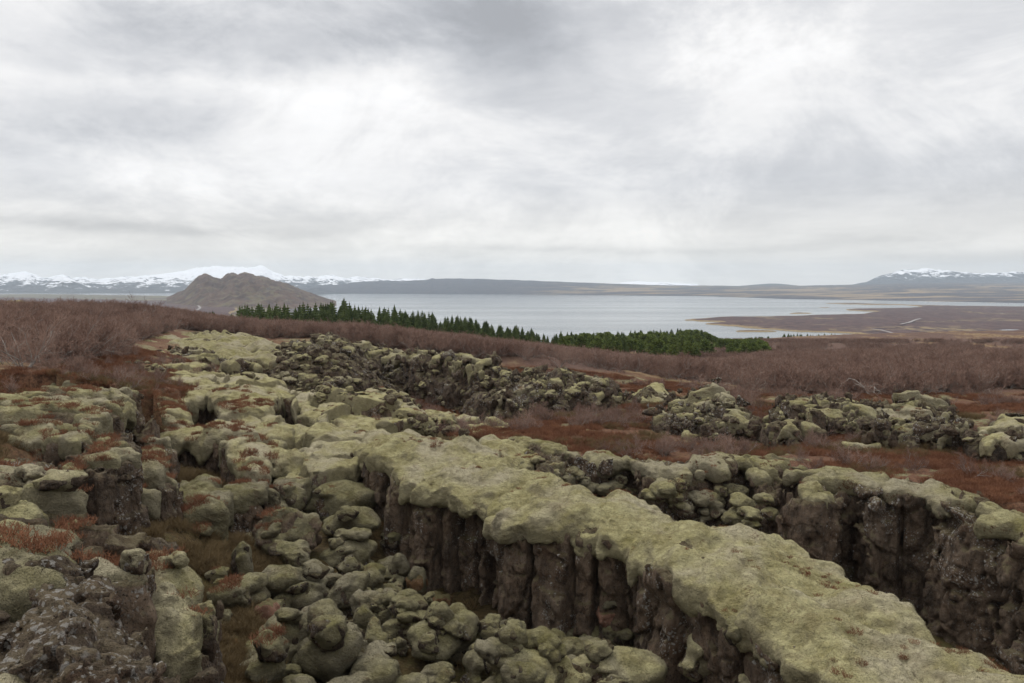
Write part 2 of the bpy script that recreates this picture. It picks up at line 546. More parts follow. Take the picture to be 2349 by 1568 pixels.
_plat = _rbf([tuple(at(*p)) for p in PLATEAU] + FALL)
_floor = _rbf([tuple(at(*p)) for p in FLOOR])


def deep_mask(x, y):
    e, _ = poly_sd(np.asarray(x, np.float32), np.asarray(y, np.float32), DEEP)
    x = np.asarray(x); y = np.asarray(y)
    bank = (x < -1.0) & (y < 24) & (e < 4)
    n = 0.6 * perlin(xyz(x, y) * 0.8, 77)
    return np.where(bank, 0.85 * sstep(-4.6, -0.8, e + n) + 0.15 * sstep(-0.5, 0.5, e + n), np.where((x > -1.5) & (y > 9), sstep(-1.3, -0.7, e), sstep(0.0, 0.55, e)))


def land(x, y, rough=True):
    """height of the ground"""
    x = np.asarray(x, np.float64).ravel(); y = np.asarray(y, np.float64).ravel()
    r = np.hypot(x, y)
    p = xyz(x, y)
    z = np.clip(_plat(x, y), -64, -1.72)
    z = np.where(r > 560, np.minimum(z, -63), z)
    near = r < 45
    if rough:
        k = sstep(3, 40, r) * (1 - sstep(250, 420, r))
        z = z + k * (0.40 * fbm(p / 17, 3, 3) + 0.16 * fbm(p / 3.1, 5, 3))
        z = z + 0.05 * fbm(p[:] * 1.4, 9, 3) * (r < 90)
    if near.any():
        m = np.zeros(len(x)); m[near] = deep_mask(x[near], y[near])
        fl = np.zeros(len(x)); fl[near] = np.clip(_floor(x[near], y[near]), -8.2, -5.0)
        if rough:
            fl = fl + 0.22 * fbm(p / 1.5, 21, 3) + 0.06 * perlin(p * 2.5, 8)
        z = z * (1 - m) + fl * m
    return z


def drop(px, py, lo=3.0, hi=400.0):
    """where the line of sight through a pixel first meets the ground"""
    d = ray(px, py)
    t = np.exp(np.linspace(math.log(lo), math.log(hi), 900))
    P = d[None] * t[:, None]
    below = P[:, 2] <= land(P[:, 0], P[:, 1])
    i = int(np.argmax(below)) if below.any() else len(t) - 1
    q = P[i].copy()
    q[2] = land(q[:1], q[1:2])[0]
    return q


def build_ground():
    th = np.concatenate([np.linspace(-math.pi, -0.72, 60, endpoint=False), np.linspace(-0.72, 0.72, 900, endpoint=False), np.linspace(0.72, math.pi, 60, endpoint=False)])
    r = np.exp(np.linspace(math.log(1.2), math.log(600), 880))
    r = np.concatenate([r, np.exp(np.linspace(math.log(640), math.log(12000), 30))])
    T, R = np.meshgrid(th, r, indexing='ij')
    X, Y = (np.sin(T) * R).ravel(), (np.cos(T) * R).ravel()
    Z = land(X, Y)
    nt, nr = len(th), len(r)
    i = np.arange(nt)[:, None] * nr + np.arange(nr - 1)[None]
    j = ((np.arange(nt) + 1) % nt)[:, None] * nr + np.arange(nr - 1)[None]
    f = np.stack([i, j, j + 1, i + 1], -1).reshape(-1, 4)
    # close the middle under the viewer's feet
    c = len(X)
    X = np.append(X, 0); Y = np.append(Y, 0); Z = np.append(Z, -1.72)
    ii = np.arange(nt) * nr
    jj = ((np.arange(nt) + 1) % nt) * nr
    f2 = np.stack([np.full(nt, c), jj, ii, ii], -1)
    v = np.stack([X, Y, Z], 1)
    me = mesh_np('ground', v, f[:, ::-1])
    px, py = proj(v)
    rr = np.hypot(X, Y)
    front = np.abs(np.arctan2(X, Y)) < 1.0
    scrub = np.where(Y > 1, in_scrub(px, py) * (rr > 25), (rr > 30) * 1.0)
    scrub = np.where(rr > 110, 1.0, scrub)
    dm = np.zeros(len(X)); nn = rr < 45
    dm[nn] = deep_mask(X[nn], Y[nn])
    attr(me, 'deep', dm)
    attr(me, 'scrub', scrub * (1 - dm))
    attr(me, 'moss', np.where(rr < 80, 1.0, 0.55) * (1 - 0.55 * scrub) * sstep(-0.75, 0.4, np.arctan2(X, Y) + 0.55 * (rr > 34)))
    o = link('ground', me, GROUND)
    tag(o, kind='structure')
    return o


# lower edge (pixel x, pixel y) of the birch scrub seen from the rim
SCRUB_LOW = np.array([(-400, 860), (0, 850), (180, 835), (250, 815), (300, 790), (400, 756), (640, 778), (720, 774), (800, 792), (900, 800), (1000, 816), (1150, 840), (1300, 848), (1430, 856),
                      (1530, 872), (1620, 885), (1730, 905), (1900, 908), (2100, 905), (2349, 898), (2800, 890)], float)


def in_scrub(px, py):
    lim = np.interp(px, SCRUB_LOW[:, 0], SCRUB_LOW[:, 1])
    return sstep(6, -6, py - lim)


# ------------------------------------------------------------------ rock formations
def P2(pts, z):
    """plan outline from the pixels of a rim at height z"""
    return np.array([at(x, y, z)[:2] for x, y in pts])


def fuzz(v, f, per_area, h, ln=0.017, seed=0):
    """short moss fibres standing on a moss surface: extra quads (base, base, tip, tip)"""
    rs_ = np.random.RandomState(seed)
    a, b, c, d = (v[f[:, k]] for k in range(4))
    nrm = np.cross(c - a, d - b)
    ar = np.linalg.norm(nrm, axis=1) / 2
    nrm /= (2 * ar + 1e-9)[:, None]
    n = int(ar.sum() * per_area)
    if n == 0: return v, f
    k = rs_.choice(len(f), n, p=ar / ar.sum())
    u, w = rs_.rand(n, 1), rs_.rand(n, 1)
    P = a[k] * (1 - u) * (1 - w) + b[k] * u * (1 - w) + c[k] * u * w + d[k] * (1 - u) * w
    D = nrm[k] + rs_.normal(0, 0.38, (n, 3)); D /= np.linalg.norm(D, axis=1)[:, None]
    S = np.cross(D, rs_.normal(0, 1, (n, 3))); S /= np.linalg.norm(S, axis=1)[:, None] + 1e-9
    L = (ln * rs_.uniform(.5, 1.3, (n, 1))); W = L * 0.22
    P = P - nrm[k] * 0.006
    q = np.stack([P - S * W, P + S * W, P + D * L + S * W * .4, P + D * L - S * W * .4], 1).reshape(-1, 3)
    return np.concatenate([v, q]).astype(np.float32), np.concatenate([f, len(v) + np.arange(n * 4).reshape(-1, 4)])


def formation(name, label, cat, pieces, h, zb, rock=None, moss=None, group=None, slope=0.06, cell=(1.6, 1.6, .55), amp=0.16, crack=0.22,
              cell2=4.2, amp2=0.045, rough=0.05, seed=1, lump=1.0, clip=None, zpad=0.5, fz=None, cols=None, steps=0.0, cush=0.07):
    """one outcrop: 'rock' and 'moss_cap' meshes cut from signed distance volumes.
    pieces: dicts with poly (plan), z (rim height), tilt (dz/dx, dz/dy), dome, r (moss thickness), cover (0..1), drape"""
    rock = rock or ROCK; moss = moss or MOSS
    fz = fz if fz is not None else (1300 if h <= 0.05 else 600 if h <= 0.06 else 0)
    allp = np.concatenate([p['poly'] for p in pieces])
    lo = allp.min(0) - 0.7; hi = allp.max(0) + 0.7
    if clip is not None:
        lo = np.maximum(lo, clip[:2]); hi = np.minimum(hi, clip[2:])
    top = max(p['z'] + p.get('up', 0) for p in pieces) + zpad
    nx, ny, nz = [int(math.ceil(a / h)) + 1 for a in (hi[0] - lo[0], hi[1] - lo[1], top - zb)]
    xs = (lo[0] + np.arange(nx) * h).astype(np.float32); ys = (lo[1] + np.arange(ny) * h).astype(np.float32)
    zs = (zb + np.arange(nz) * h).astype(np.float32)
    X, Y = np.meshgrid(xs, ys, indexing='ij')
    p2 = xyz(X.ravel(), Y.ravel())
    wob = ((0.30 * perlin(p2 * 0.9, seed + 1) + 0.14 * perlin(p2 * 2.7, seed + 2)).reshape(X.shape)) * lump
    hn = (0.22 * perlin(p2 * 0.45, seed + 3) + 0.13 * perlin(p2 * 1.3, seed + 4)).reshape(X.shape) * lump
    lum = (0.5 + 0.9 * perlin(p2 * 1.5, seed + 5) + 0.5 * perlin(p2 * 4.0, seed + 6)).reshape(X.shape)
    cov = (perlin(p2 * 0.8, seed + 7) + 0.5 * perlin(p2 * 2.2, seed + 8)).reshape(X.shape)
    drn = (0.5 + 1.2 * perlin(p2 * 1.9, seed + 9)).reshape(X.shape)
    if steps > 0:                      # the crust is broken into tilted slabs with gaps between them
        wp = p2 + 0.35 * np.stack([perlin(p2 * .8, seed + 41), perlin(p2 * .8, seed + 42), 0 * p2[:, 0]], 1)
        f1, f2, cid = worley(wp * np.array((0.50, 0.50, 1), np.float32), seed + 43)
        gap = (1 - sstep(0.02, 0.13, f2 - f1)) * sstep(-0.12, 0.08, perlin(p2 * 0.6, seed + 44))
        hn = hn + (steps * 2 * (cid - .5) - 1.7 * steps * gap).reshape(X.shape)
    R = np.full((nx, ny, nz), 9, np.float32); M = R.copy()
    rcol = np.random.RandomState(seed + 100)
    Z = zs[None, None, :]
    for pc in pieces:
        e, s = poly_sd(X, Y, pc['poly'])
        e = e + wob * pc.get('wob', 1.0)
        c = pc['poly'].mean(0)
        tl = pc.get('tilt', (0, 0))
        H = pc['z'] + tl[0] * (X - c[0]) + tl[1] * (Y - c[1]) + hn * pc.get('hn', 1.0)
        dm = pc.get('dome', 0.25)
        H = H - dm * np.exp(-np.maximum(e, 0) / (pc.get('domew', 0.5)))
        if 'fn' in pc:
            H = H + pc['fn'](X, Y)
        E3 = e[:, :, None]; H3 = H[:, :, None].astype(np.float32)
        ER = (e - 0.55 * wob * pc.get('wob', 1.0))[:, :, None]
        if cols:                       # basalt columns: flat facets with cracks between them, broken across here and there
            w0, w1, jog = cols
            per = float(s.max()) + 2
            bd = np.cumsum(np.concatenate([[0.0], w0 + (w1 - w0) * rcol.rand(int(per / w0) + 2) ** 1.7]))
            ix = np.clip(np.searchsorted(bd, s, side='right') - 1, 0, len(bd) - 2)
            lo_, hi_ = bd[ix], bd[ix + 1]
            off = rcol.uniform(-jog, jog, len(bd)) - 0.35 * (rcol.rand(len(bd)) < 0.14); tlt = rcol.uniform(-.45, .45, len(bd))
            prof = off[ix] + tlt[ix] * (s - (lo_ + hi_) / 2)
            edge = np.minimum(s - lo_, hi_ - s)
            prof = prof - 0.34 * (1 - sstep(0.015, 0.075, edge)) - 0.05 * (1 - sstep(0.0, 0.10, edge))
            zb1 = rcol.uniform(0.25, 1.3, len(bd)); zb2 = zb1 + rcol.uniform(0.4, 1.4, len(bd))
            j1 = rcol.uniform(-.22, .20, len(bd)); j2 = rcol.uniform(-.18, .30, len(bd))
            dep = H3 - Z
            ER = ER + prof[:, :, None] + np.where(dep > zb1[ix][:, :, None], j1[ix][:, :, None], 0) + np.where(dep > zb2[ix][:, :, None], j2[ix][:, :, None], 0)
            ER = ER.astype(np.float32)
        sl = pc.get('slope', slope)
        R = np.minimum(R, np.maximum(Z - (H3 - 0.04), -(ER + (H3 - Z) * sl)))
        r0 = pc.get('r', 0.2)
        if r0 > 0:
            r = r0 * np.clip(0.45 + 0.75 * lum, pc.get('rmin', 0.2), 1.6)
            cv = pc.get('cover', 1.0)
            r = np.where(cv < 1, r * sstep(-0.1, 0.12, cov + (cv - 0.5) * 1.6) - 0.06 * (1 - sstep(-0.1, 0.12, cov + (cv - 0.5) * 1.6)), r)
            t = 0.06 + pc.get('drape', 0.12) * np.clip(drn, 0, 1.3)
            r3 = r[:, :, None].astype(np.float32); t3 = t[:, :, None].astype(np.float32)
            q = np.maximum(np.abs(Z - H3 + t3) - t3, 0)
            w = np.maximum(-(E3 - 0.03), 0)
            M = smin(M, np.sqrt(q * q + w * w) - r3, 0.10)
    # detail in a narrow band around the rock surface
    band = np.argwhere(np.abs(R) < 0.42 + amp)
    b = (band[:, 0], band[:, 1], band[:, 2])
    pts = np.stack([xs[b[0]], ys[b[1]], zs[b[2]]], 1)
    warp = np.stack([perlin(pts * 0.9, seed + 31), perlin(pts * 0.9, seed + 32), perlin(pts * 0.9, seed + 33)], 1) * np.array((0.22, 0.22, 0.35), np.float32)
    f1, f2, cid = worley((pts + warp) * np.array(cell, np.float32), seed + 11)
    d = R[b] + amp * (cid - 0.5) * 2 + crack * (1 - sstep(0.0, 0.16, f2 - f1))
    if amp2 > 0:
        f1, f2, cid = worley((pts + warp * .5) * np.float32(cell2) * np.array((1, 1, .8), np.float32), seed + 12)
        d = d + amp2 * (cid - 0.5) * 2 + amp2 * 0.9 * (1 - sstep(0.0, 0.2, f2 - f1))
    d = d + rough * perlin(pts * 3.3, seed + 13) + rough * 0.8 * perlin(pts * np.array((7., 7., 5.), np.float32), seed + 14) + rough * 0.5 * perlin(pts * 15.0, seed + 15)
    R[b] = d
    band = np.argwhere(np.abs(M) < 0.16)
    b = (band[:, 0], band[:, 1], band[:, 2])
    pts = np.stack([xs[b[0]], ys[b[1]], zs[b[2]]], 1)
    n1 = 1 - 2 * np.abs(perlin(pts * 1.8, seed + 21))
    n2 = 1 - 2 * np.abs(perlin(pts * 4.3, seed + 22))
    f1, _, _ = worley(pts * np.array((1.15, 1.15, 1.4), np.float32), seed + 25)
    M[b] = M[b] - cush * (0.42 - f1)
    n3 = 1 - 2 * np.abs(perlin(pts * np.array((6.5, 6.5, 9.), np.float32), seed + 23))
    M[b] = M[b] - lump * (0.055 * n1 + 0.036 * n2 + (0.026 * n3 if h < 0.09 else 0)) + 0.05
    org = (lo[0], lo[1], zb)
    c = allp.mean(0)
    base = np.array((c[0], c[1], zb))
    root = empty(name, base, label, cat, group)
    for vol, nm, mt in ((R, 'rock', rock), (M, 'moss_cap', moss)):
        if nm == 'rock':
            vol[:, :, 0] = np.maximum(vol[:, :, 0], 0.02)
        v, f = nets(vol, org, h)
        if len(f) == 0:
            continue
        if nm == 'moss_cap':
            g = np.clip(((v - np.array(org)) / h).round().astype(int), 0, np.array(R.shape) - 1)
            inside = R[g[:, 0], g[:, 1], g[:, 2]] < -0.14
            f = f[~inside[f].all(1)]
        used = np.unique(f)
        mp = np.full(len(v), -1, np.int32); mp[used] = np.arange(len(used))
        v = v[used] - base; f = mp[f]
        if nm == 'moss_cap' and fz > 0:
            v, f = fuzz(v, f, fz, h, seed=seed)
        link(nm, mesh_np(nm, v, f), mt, root)
    return root


# ------------------------------------------------------------------ boulders
def boulder_meshes(seed, lobes=1, mossy=1.0, h=0.042, flat=1.0, sharp=0.05):
    """a boulder about 1 m across: (rock mesh, moss mesh or None)"""
    rs = np.random.RandomState(seed)
    n = int(1.9 / h)
    g = (np.arange(n) - n / 2 + .5) * h
    X, Y, Z = np.meshgrid(g, g, g, indexing='ij')
    p = np.stack([X.ravel(), Y.ravel(), Z.ravel()], 1).astype(np.float32)
    R = np.full(len(p), 9, np.float32); S = R.copy()
    for k in range(lobes):
        c = np.array([0, 0, 0.0]) if k == 0 else np.append(rs.uniform(-.32, .32, 2), rs.uniform(-.20, .20))
        sz = rs.uniform(0.34, 0.42) / (1 + 0.09 * (lobes - 1)) if k == 0 else rs.uniform(0.17, 0.29)
        ax = rs.uniform(0.82, 1.2, 3); ax[2] *= flat
        q = (p - c) / ax
        d = np.full(len(p), -9, np.float32); sm = np.zeros(len(p), np.float32)
        nn = rs.normal(size=(13, 3)); nn /= np.linalg.norm(nn, axis=1)[:, None]
        for v in nn:
            a = sz * rs.uniform(0.80, 1.08)
            dt = q @ v.astype(np.float32) - a
            d = np.maximum(d, dt) if k >= 0 else d
        rad = np.linalg.norm(q, axis=1) - sz * 0.98
        d = np.maximum(d, rad - sz * 0.22)
        R = np.minimum(R, d)
        S = smin(S, 0.8 * np.maximum(d, -0.3) + 0.2 * rad, 0.10)
    nz = perlin(p * 2.4 + seed, seed)
    f1, f2, cid = worley(p * 5.0 + seed, seed)
    R = R + 0.05 * nz + 0.035 * perlin(p * 6, seed + 1) + 0.018 * perlin(p * 14, seed + 2) + 0.06 * (cid - .5) + 0.03 * (1 - sstep(0, .15, f2 - f1))
    g1, _, _ = worley(p * np.array((2.3, 2.3, 2.6), np.float32) + seed, seed + 7)
    res = []
    M = S - 0.13 * (0.42 - g1) * min(mossy, 1.0) - (0.070 * mossy) * sstep(-0.20, 0.10, p[:, 2] + 0.62 * perlin(p * 2.0, seed + 5) + 0.26 * (mossy - 1.2)) - 0.035 * (1 - 2 * np.abs(perlin(p * 2.7, seed + 3))) - 0.085 * perlin(p * 2.1, seed + 9) \
        - 0.016 * (1 - 2 * np.abs(perlin(p * 7.0, seed + 4))) + 0.075 - 0.05 * mossy
    for nm, vol in (('rock', R), ('moss', M)):
        if nm == 'moss' and mossy <= 0:
            res.append(None); continue
        vv = vol.reshape(n, n, n)
        v, f = nets(vv, (g[0],) * 3, h)
        if nm == 'moss':
            gi = np.clip(((v - g[0]) / h).round().astype(int), 0, n - 1)
            deep = R.reshape(n, n, n)[gi[:, 0], gi[:, 1], gi[:, 2]] < -0.03
            f = f[~deep[f].all(1)]
        used = np.unique(f); mp = np.full(len(v), -1, np.int32); mp[used] = np.arange(len(used))
        v = v[used]; f = mp[f]
        if nm == 'moss' and len(f):
            v, f = fuzz(v, f, 900, h, 0.020, seed)
        res.append(mesh_np(nm, v, f) if len(f) else None)
    return res


_BV = {}


def boulder(kind, loc, size, label, group=None, rot=None, name='boulder', cat='boulder', rockmat=None, mossmat=None, sink=0.3, tilt=0.0):
    """kind: (seed, lobes, mossy, flat); size: width, or (x, y, z) scale"""
    if kind not in _BV:
        _BV[kind] = boulder_meshes(kind[0], kind[1], kind[2], flat=kind[3])
    rm, mm = _BV[kind]
    s = np.array(size if hasattr(size, '__len__') else (size, size, size), float) * 1.12
    root = empty(name, (loc[0], loc[1], loc[2] + s[2] * (0.40 - sink)), label, cat, group)
    root.scale = s
    root.rotation_euler = (random.uniform(-tilt, tilt), random.uniform(-tilt, tilt), random.uniform(0, 6.28) if rot is None else rot)
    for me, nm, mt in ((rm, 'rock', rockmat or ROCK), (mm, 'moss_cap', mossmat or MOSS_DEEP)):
        if me is None: continue
        o = bpy.data.objects.new(nm, me)
        COL.objects.link(o); o.parent = root
        if not me.materials: me.materials.append(mt)
        o.material_slots[0].link = 'OBJECT'; o.material_slots[0].material = mt
    return root
build_ground()


def PC(poly, z, **k):
    d = dict(poly=P2(poly, z), z=z)
    d.update(k)
    return d


def PP(poly, z, **k):
    d = dict(poly=np.array(poly, float), z=z)
    d.update(k)
    return d


def plus(poly, z, extra):
    return np.concatenate([P2(poly, z), np.array(extra, float)])


# --- the long mossy ridge between the two fissures
ZR = -4.5
main = plus([(832, 1036), (900, 1052), (968, 1092), (1010, 1100), (1110, 1122), (1160, 1168), (1240, 1182), (1330, 1196), (1415, 1204), (1475, 1240), (1548, 1288), (1605, 1318), (1655, 1358),
             (1745, 1396), (1800, 1432), (1840, 1490), (1910, 1528), (2000, 1555), (2075, 1560), (2100, 1535), (2075, 1490), (2010, 1440), (1930, 1392), (1870, 1345), (1900, 1268), (1840, 1250), (1740, 1210),
             (1640, 1182), (1560, 1162), (1430, 1132), (1350, 1116), (1270, 1096), (1200, 1066), (1140, 1022), (1050, 1008), (1000, 1006), (940, 984), (832, 992)], ZR, np.zeros((0, 2)))
lobe2 = plus([(1700, 1215), (1840, 1252), (1940, 1288), (1990, 1312), (2068, 1362), (2128, 1422), (2240, 1442), (2349, 1490), (2460, 1560)], ZR, [(6.9, 7.6), (6.4, 7.2), (5.6, 7.9)])
lobe2 = np.concatenate([lobe2, P2([(2180, 1560), (2110, 1505), (2035, 1448), (1950, 1392), (1840, 1330)], ZR)])
formation('mossy_ridge', 'long mossy lava ridge between the two fissures, sheer dark columns on its near side', 'rock ridge',
          [dict(poly=main, z=ZR, rmin=0.5, r=0.17, dome=0.34, domew=0.7, drape=0.05, wob=0.9, hn=1.5, up=0.3, slope=0.03), dict(poly=lobe2, z=ZR - 0.08, rmin=0.5, r=0.17, dome=0.34, domew=0.6, wob=0.5, drape=0.05, up=0.2, slope=0.03)],
          0.043, -8.0, seed=5, cols=(0.35, 1.9, 0.26), cell=(0.9, 0.9, 0.6), amp=0.11, crack=0.09, cell2=2.8, amp2=0.05, rough=0.045, cush=0.19, clip=(-6, 6.6, 9, 27))

# --- moss lobes and crevices at the head of the near fissure
Z2 = -4.5
F2 = dict(r=0.17, dome=0.22, wob=0.35, drape=0.12)
formation('moss_hummock', 'pale mossy lava hummock cut by dark crevices at the head of the near fissure', 'rock outcrop', [
    PC([(390, 912), (417, 888), (467, 876), (533, 861), (600, 858), (650, 878), (665, 900), (630, 915), (612, 935), (622, 952), (605, 968), (540, 970), (512, 962), (512, 932), (480, 912), (440, 917), (410, 927)], Z2, **F2),
    PC([(360, 973), (423, 976), (493, 963), (540, 971), (593, 988), (623, 1012), (688, 1018), (693, 1036), (617, 1030), (596, 1058), (552, 1052), (525, 1012), (467, 1000), (417, 1000), (373, 993)], Z2, **F2),
    PC([(512, 950), (610, 960), (680, 972), (640, 1000), (560, 985), (510, 975)], Z2, **F2)],
    0.06, -7.2, seed=21, cols=(0.4, 1.1, 0.18), steps=0.26, cell=(1.2, 1.2, .7), amp=0.10, crack=0.10, cell2=3.0)
formation('moss_hummock', 'low mossy lobe beside the left fissure wall, beneath the pillars', 'rock outcrop', [
    PC([(312, 903), (380, 906), (402, 926), (428, 953), (424, 970), (383, 968), (343, 962), (330, 933)], -4.35, **F2)], 0.07, -6.6, seed=22, cols=(0.4, 1.0, 0.15), steps=0.2, amp=0.1, crack=0.1)
formation('moss_hummock', 'broad mossy dome with an overhung front edge, uppermost before the rubble wall', 'rock outcrop', [
    PC([(266, 866), (320, 846), (417, 830), (473, 836), (520, 862), (512, 876), (430, 881), (393, 885), (330, 877), (290, 882)], -4.25, **F2)], 0.08, -6.2, seed=23, steps=0.32)
formation('moss_hummock', 'knobbly mossy shelf with a broken dark face left of the long ridge', 'rock outcrop', [
    PC([(603, 966), (650, 960), (700, 969), (758, 981), (748, 1002), (667, 988), (612, 984)], -4.6, **F2),
    PC([(690, 1034), (740, 1005), (800, 985), (842, 985), (838, 1040), (800, 1058), (720, 1062)], -4.75, r=0.16, dome=0.15, wob=0.4, cover=0.85),
    PC([(628, 1060), (680, 1044), (728, 1050), (726, 1078), (680, 1080), (640, 1090)], -5.0, r=0.18, dome=0.2, wob=0.3)],
    0.06, -7.2, seed=24, cols=(0.4, 1.0, 0.18), steps=0.2, cell=(1.3, 1.3, .7), amp=0.12, crack=0.1)
formation('moss_hummock', 'string of mossy knolls winding back between the ridge and the rubble wall', 'rock outcrop', [
    PC([(662, 887), (730, 890), (800, 893), (900, 915), (970, 948), (992, 985), (940, 985), (870, 985), (800, 962), (740, 967), (690, 942), (655, 907)], -4.75, cover=0.85, **F2),
    PC([(960, 935), (1060, 945), (1150, 955), (1190, 975), (1120, 990), (1040, 985), (985, 975)], -5.05, r=0.15, cover=0.7, dome=0.2)],
    0.07, -7.0, seed=25, cols=(0.4, 1.2, 0.2), steps=0.34, cell=(1.5, 1.5, .9), amp=0.18, crack=0.18)
formation('rock_pillar', 'mushroom shaped rock pillar with a drooping moss top standing in the fissure', 'rock pillar', [
    PC([(428, 1085), (470, 1078), (508, 1112), (500, 1150), (450, 1152), (420, 1118)], -4.75, r=0.22, dome=0.3, drape=0.4, wob=0.3, slope=-0.02)],
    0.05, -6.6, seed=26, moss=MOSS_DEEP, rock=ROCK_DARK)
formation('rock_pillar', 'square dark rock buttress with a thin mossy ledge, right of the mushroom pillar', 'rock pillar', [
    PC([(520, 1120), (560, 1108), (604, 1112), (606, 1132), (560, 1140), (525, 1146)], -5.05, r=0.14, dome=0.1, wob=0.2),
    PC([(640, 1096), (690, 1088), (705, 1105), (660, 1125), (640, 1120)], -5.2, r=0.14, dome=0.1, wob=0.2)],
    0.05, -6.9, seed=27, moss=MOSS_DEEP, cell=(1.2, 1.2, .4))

# --- plateau edge on the right, across the far fissure
lip = [(1095, 1002), (1150, 1036), (1215, 1046), (1290, 1062), (1450, 1052), (1520, 1086), (1566, 1082), (1640, 1072), (1709, 1068), (1753, 1090), (1819, 1078), (1849, 1129), (1899, 1136), (1919, 1106),
       (1983, 1106), (1996, 1134), (2033, 1118), (2133, 1130), (2159, 1154), (2199, 1174), (2303, 1197), (2360, 1222)]
back = [(2349, 1165), (2150, 1110), (1950, 1072), (1800, 1045), (1650, 1030), (1540, 1040), (1350, 1034), (1200, 1008), (1130, 998)]
right = np.concatenate([P2(lip, -4.8), np.array([(12.5, 12.5), (15.5, 10.5), (16.5, 12.5)], float), P2(back, -4.8)])
formation('rock_wall', 'blocky dark cliff with white lichen and a moss and heath rim across the far fissure', 'rock wall',
          [dict(poly=right, z=-4.85, r=0.13, cover=0.55, dome=0.14, drape=0.03, wob=0.45, hn=0.7, slope=0.04)],
          0.05, -8.4, seed=41, cols=(0.4, 2.4, 0.30), steps=0.16, cell=(1.2, 1.2, .8), amp=0.16, crack=0.12, cell2=3.4, amp2=0.07, moss=MOSS_BANK, clip=(-2, 9, 15, 30))
formation('mossy_knoll', 'smooth rounded moss knoll directly behind the long ridge', 'mossy rock', [
    PC([(1098, 1006), (1130, 996), (1180, 1010), (1225, 1036), (1200, 1048), (1140, 1040)], -4.72, r=0.24, dome=0.3, domew=0.8, wob=0.2)], 0.06, -6.8, seed=42)
formation('rock_pillar', 'little stack of bare stones standing up behind the long ridge', 'rock pillar', [
    PC([(1228, 1052), (1250, 1046), (1268, 1058), (1250, 1072), (1232, 1070)], -4.5, r=0.0, dome=0.3, domew=0.15, wob=0.3, slope=0.22)], 0.045, -6.4, seed=43, cell=(3, 3, 3), amp=0.14, crack=0.12, rock=ROCK_GREY)

# --- left bank: blocks, pillars and ledges stepping down into the near fissure
formation('rock_block', 'big square block with a slanting moss stripe on top, standing off the left bank', 'rock block', [
    PC([(132, 1047), (180, 1028), (262, 994), (290, 1000), (303, 1020), (308, 1042), (225, 1078), (160, 1078)], -3.35, r=0.10, cover=0.42, dome=0.10, wob=0.2, tilt=(0.03, 0.0), hn=.4)],
    0.045, -6.3, seed=51, cols=(0.5, 1.2, 0.12), cell=(0.9, .9, .6), amp=0.07, crack=0.06, moss=MOSS_BANK, rock=ROCK_NEAR)
formation('rock_pillar', 'grey pillar spattered with white lichen below a cushion of moss', 'rock pillar', [
    PC([(306, 1090), (350, 1082), (396, 1092), (408, 1108), (350, 1128), (308, 1130)], -4.25, r=0.13, cover=0.55, dome=0.12, wob=0.2, slope=0.02),
    PC([(302, 1042), (365, 1040), (372, 1066), (364, 1082), (308, 1084)], -3.95, r=0.2, dome=0.18, wob=0.2)],
    0.045, -6.4, seed=52, cols=(0.4, 0.9, 0.10), cell=(1.1, 1.1, .6), amp=0.06, crack=0.05, moss=MOSS_BANK, rock=ROCK_NEAR)
bank8 = plus([(300, 866), (318, 884), (300, 893), (262, 912), (238, 935), (214, 962), (205, 990), (150, 986), (90, 972), (40, 975), (-60, 985)], -3.0, [(-16.5, 17.5), (-17.5, 25.0)])
formation('rock_wall', 'heath and moss topped bank ending in a dark sheer pillar over the near fissure', 'rock wall', [
    dict(poly=bank8, z=-3.05, r=0.11, cover=0.55, dome=0.30, domew=0.7, wob=0.35, drape=0.2, hn=.6),
    PC([(285, 938), (335, 930), (344, 946), (300, 954)], -3.65, r=0.0, dome=0.1, wob=0.2),
    PC([(335, 1000), (385, 996), (394, 1007), (350, 1018)], -4.05, r=0.08, cover=0.5, dome=0.1, wob=0.2)],
    0.06, -6.4, seed=53, cols=(0.5, 1.2, 0.22), steps=0.2, cell=(0.95, .95, .6), amp=0.1, crack=0.1, moss=MOSS_BANK)
terr = plus([(-40, 1030), (60, 1022), (130, 1062), (188, 1092), (196, 1112), (150, 1124), (95, 1130)], -2.55, [(-7.0, 8.6), (-9.5, 8.6), (-12.5, 11.0)])
formation('rock_ledge', 'heathy ledge with two moss humps at the left edge of the view', 'rock ledge', [
    dict(poly=terr, z=-2.6, r=0.12, cover=0.45, dome=0.2, wob=0.35, drape=0.1)], 0.05, -6.0, seed=54, moss=MOSS_BANK, cell=(1.2, 1.2, .8), amp=0.2)
led3 = P2([(120, 1165), (230, 1158), (300, 1195), (318, 1232), (312, 1272), (262, 1285), (170, 1262), (140, 1215)], -2.45)
formation('rock_ledge', 'grassy moss ledge with red heath tips behind the nearest rock', 'rock ledge', [
    dict(poly=led3, z=-2.5, r=0.10, cover=0.5, dome=0.22, wob=0.25, drape=0.1)], 0.045, -6.0, seed=55, moss=MOSS_BANK, cell=(1.6, 1.6, 1), amp=0.16)
near_top = np.concatenate([P2([(40, 1182), (110, 1172), (146, 1182), (158, 1204), (150, 1232), (162, 1248), (126, 1266), (60, 1288), (0, 1302)], -1.95), np.array([(-4.3, 5.6), (-6.5, 5.5), (-6.2, 6.6)])])
formation('moss_cushion', 'thick frosty green moss cushion on the nearest ledge at the left edge', 'mossy rock', [
    dict(poly=near_top, z=-1.98, r=0.10, cover=0.9, dome=0.22, domew=0.3, wob=0.15, drape=0.0, hn=.5)], 0.035, -5.5, seed=56, moss=MOSS_DEEP, rock=ROCK_NEAR)
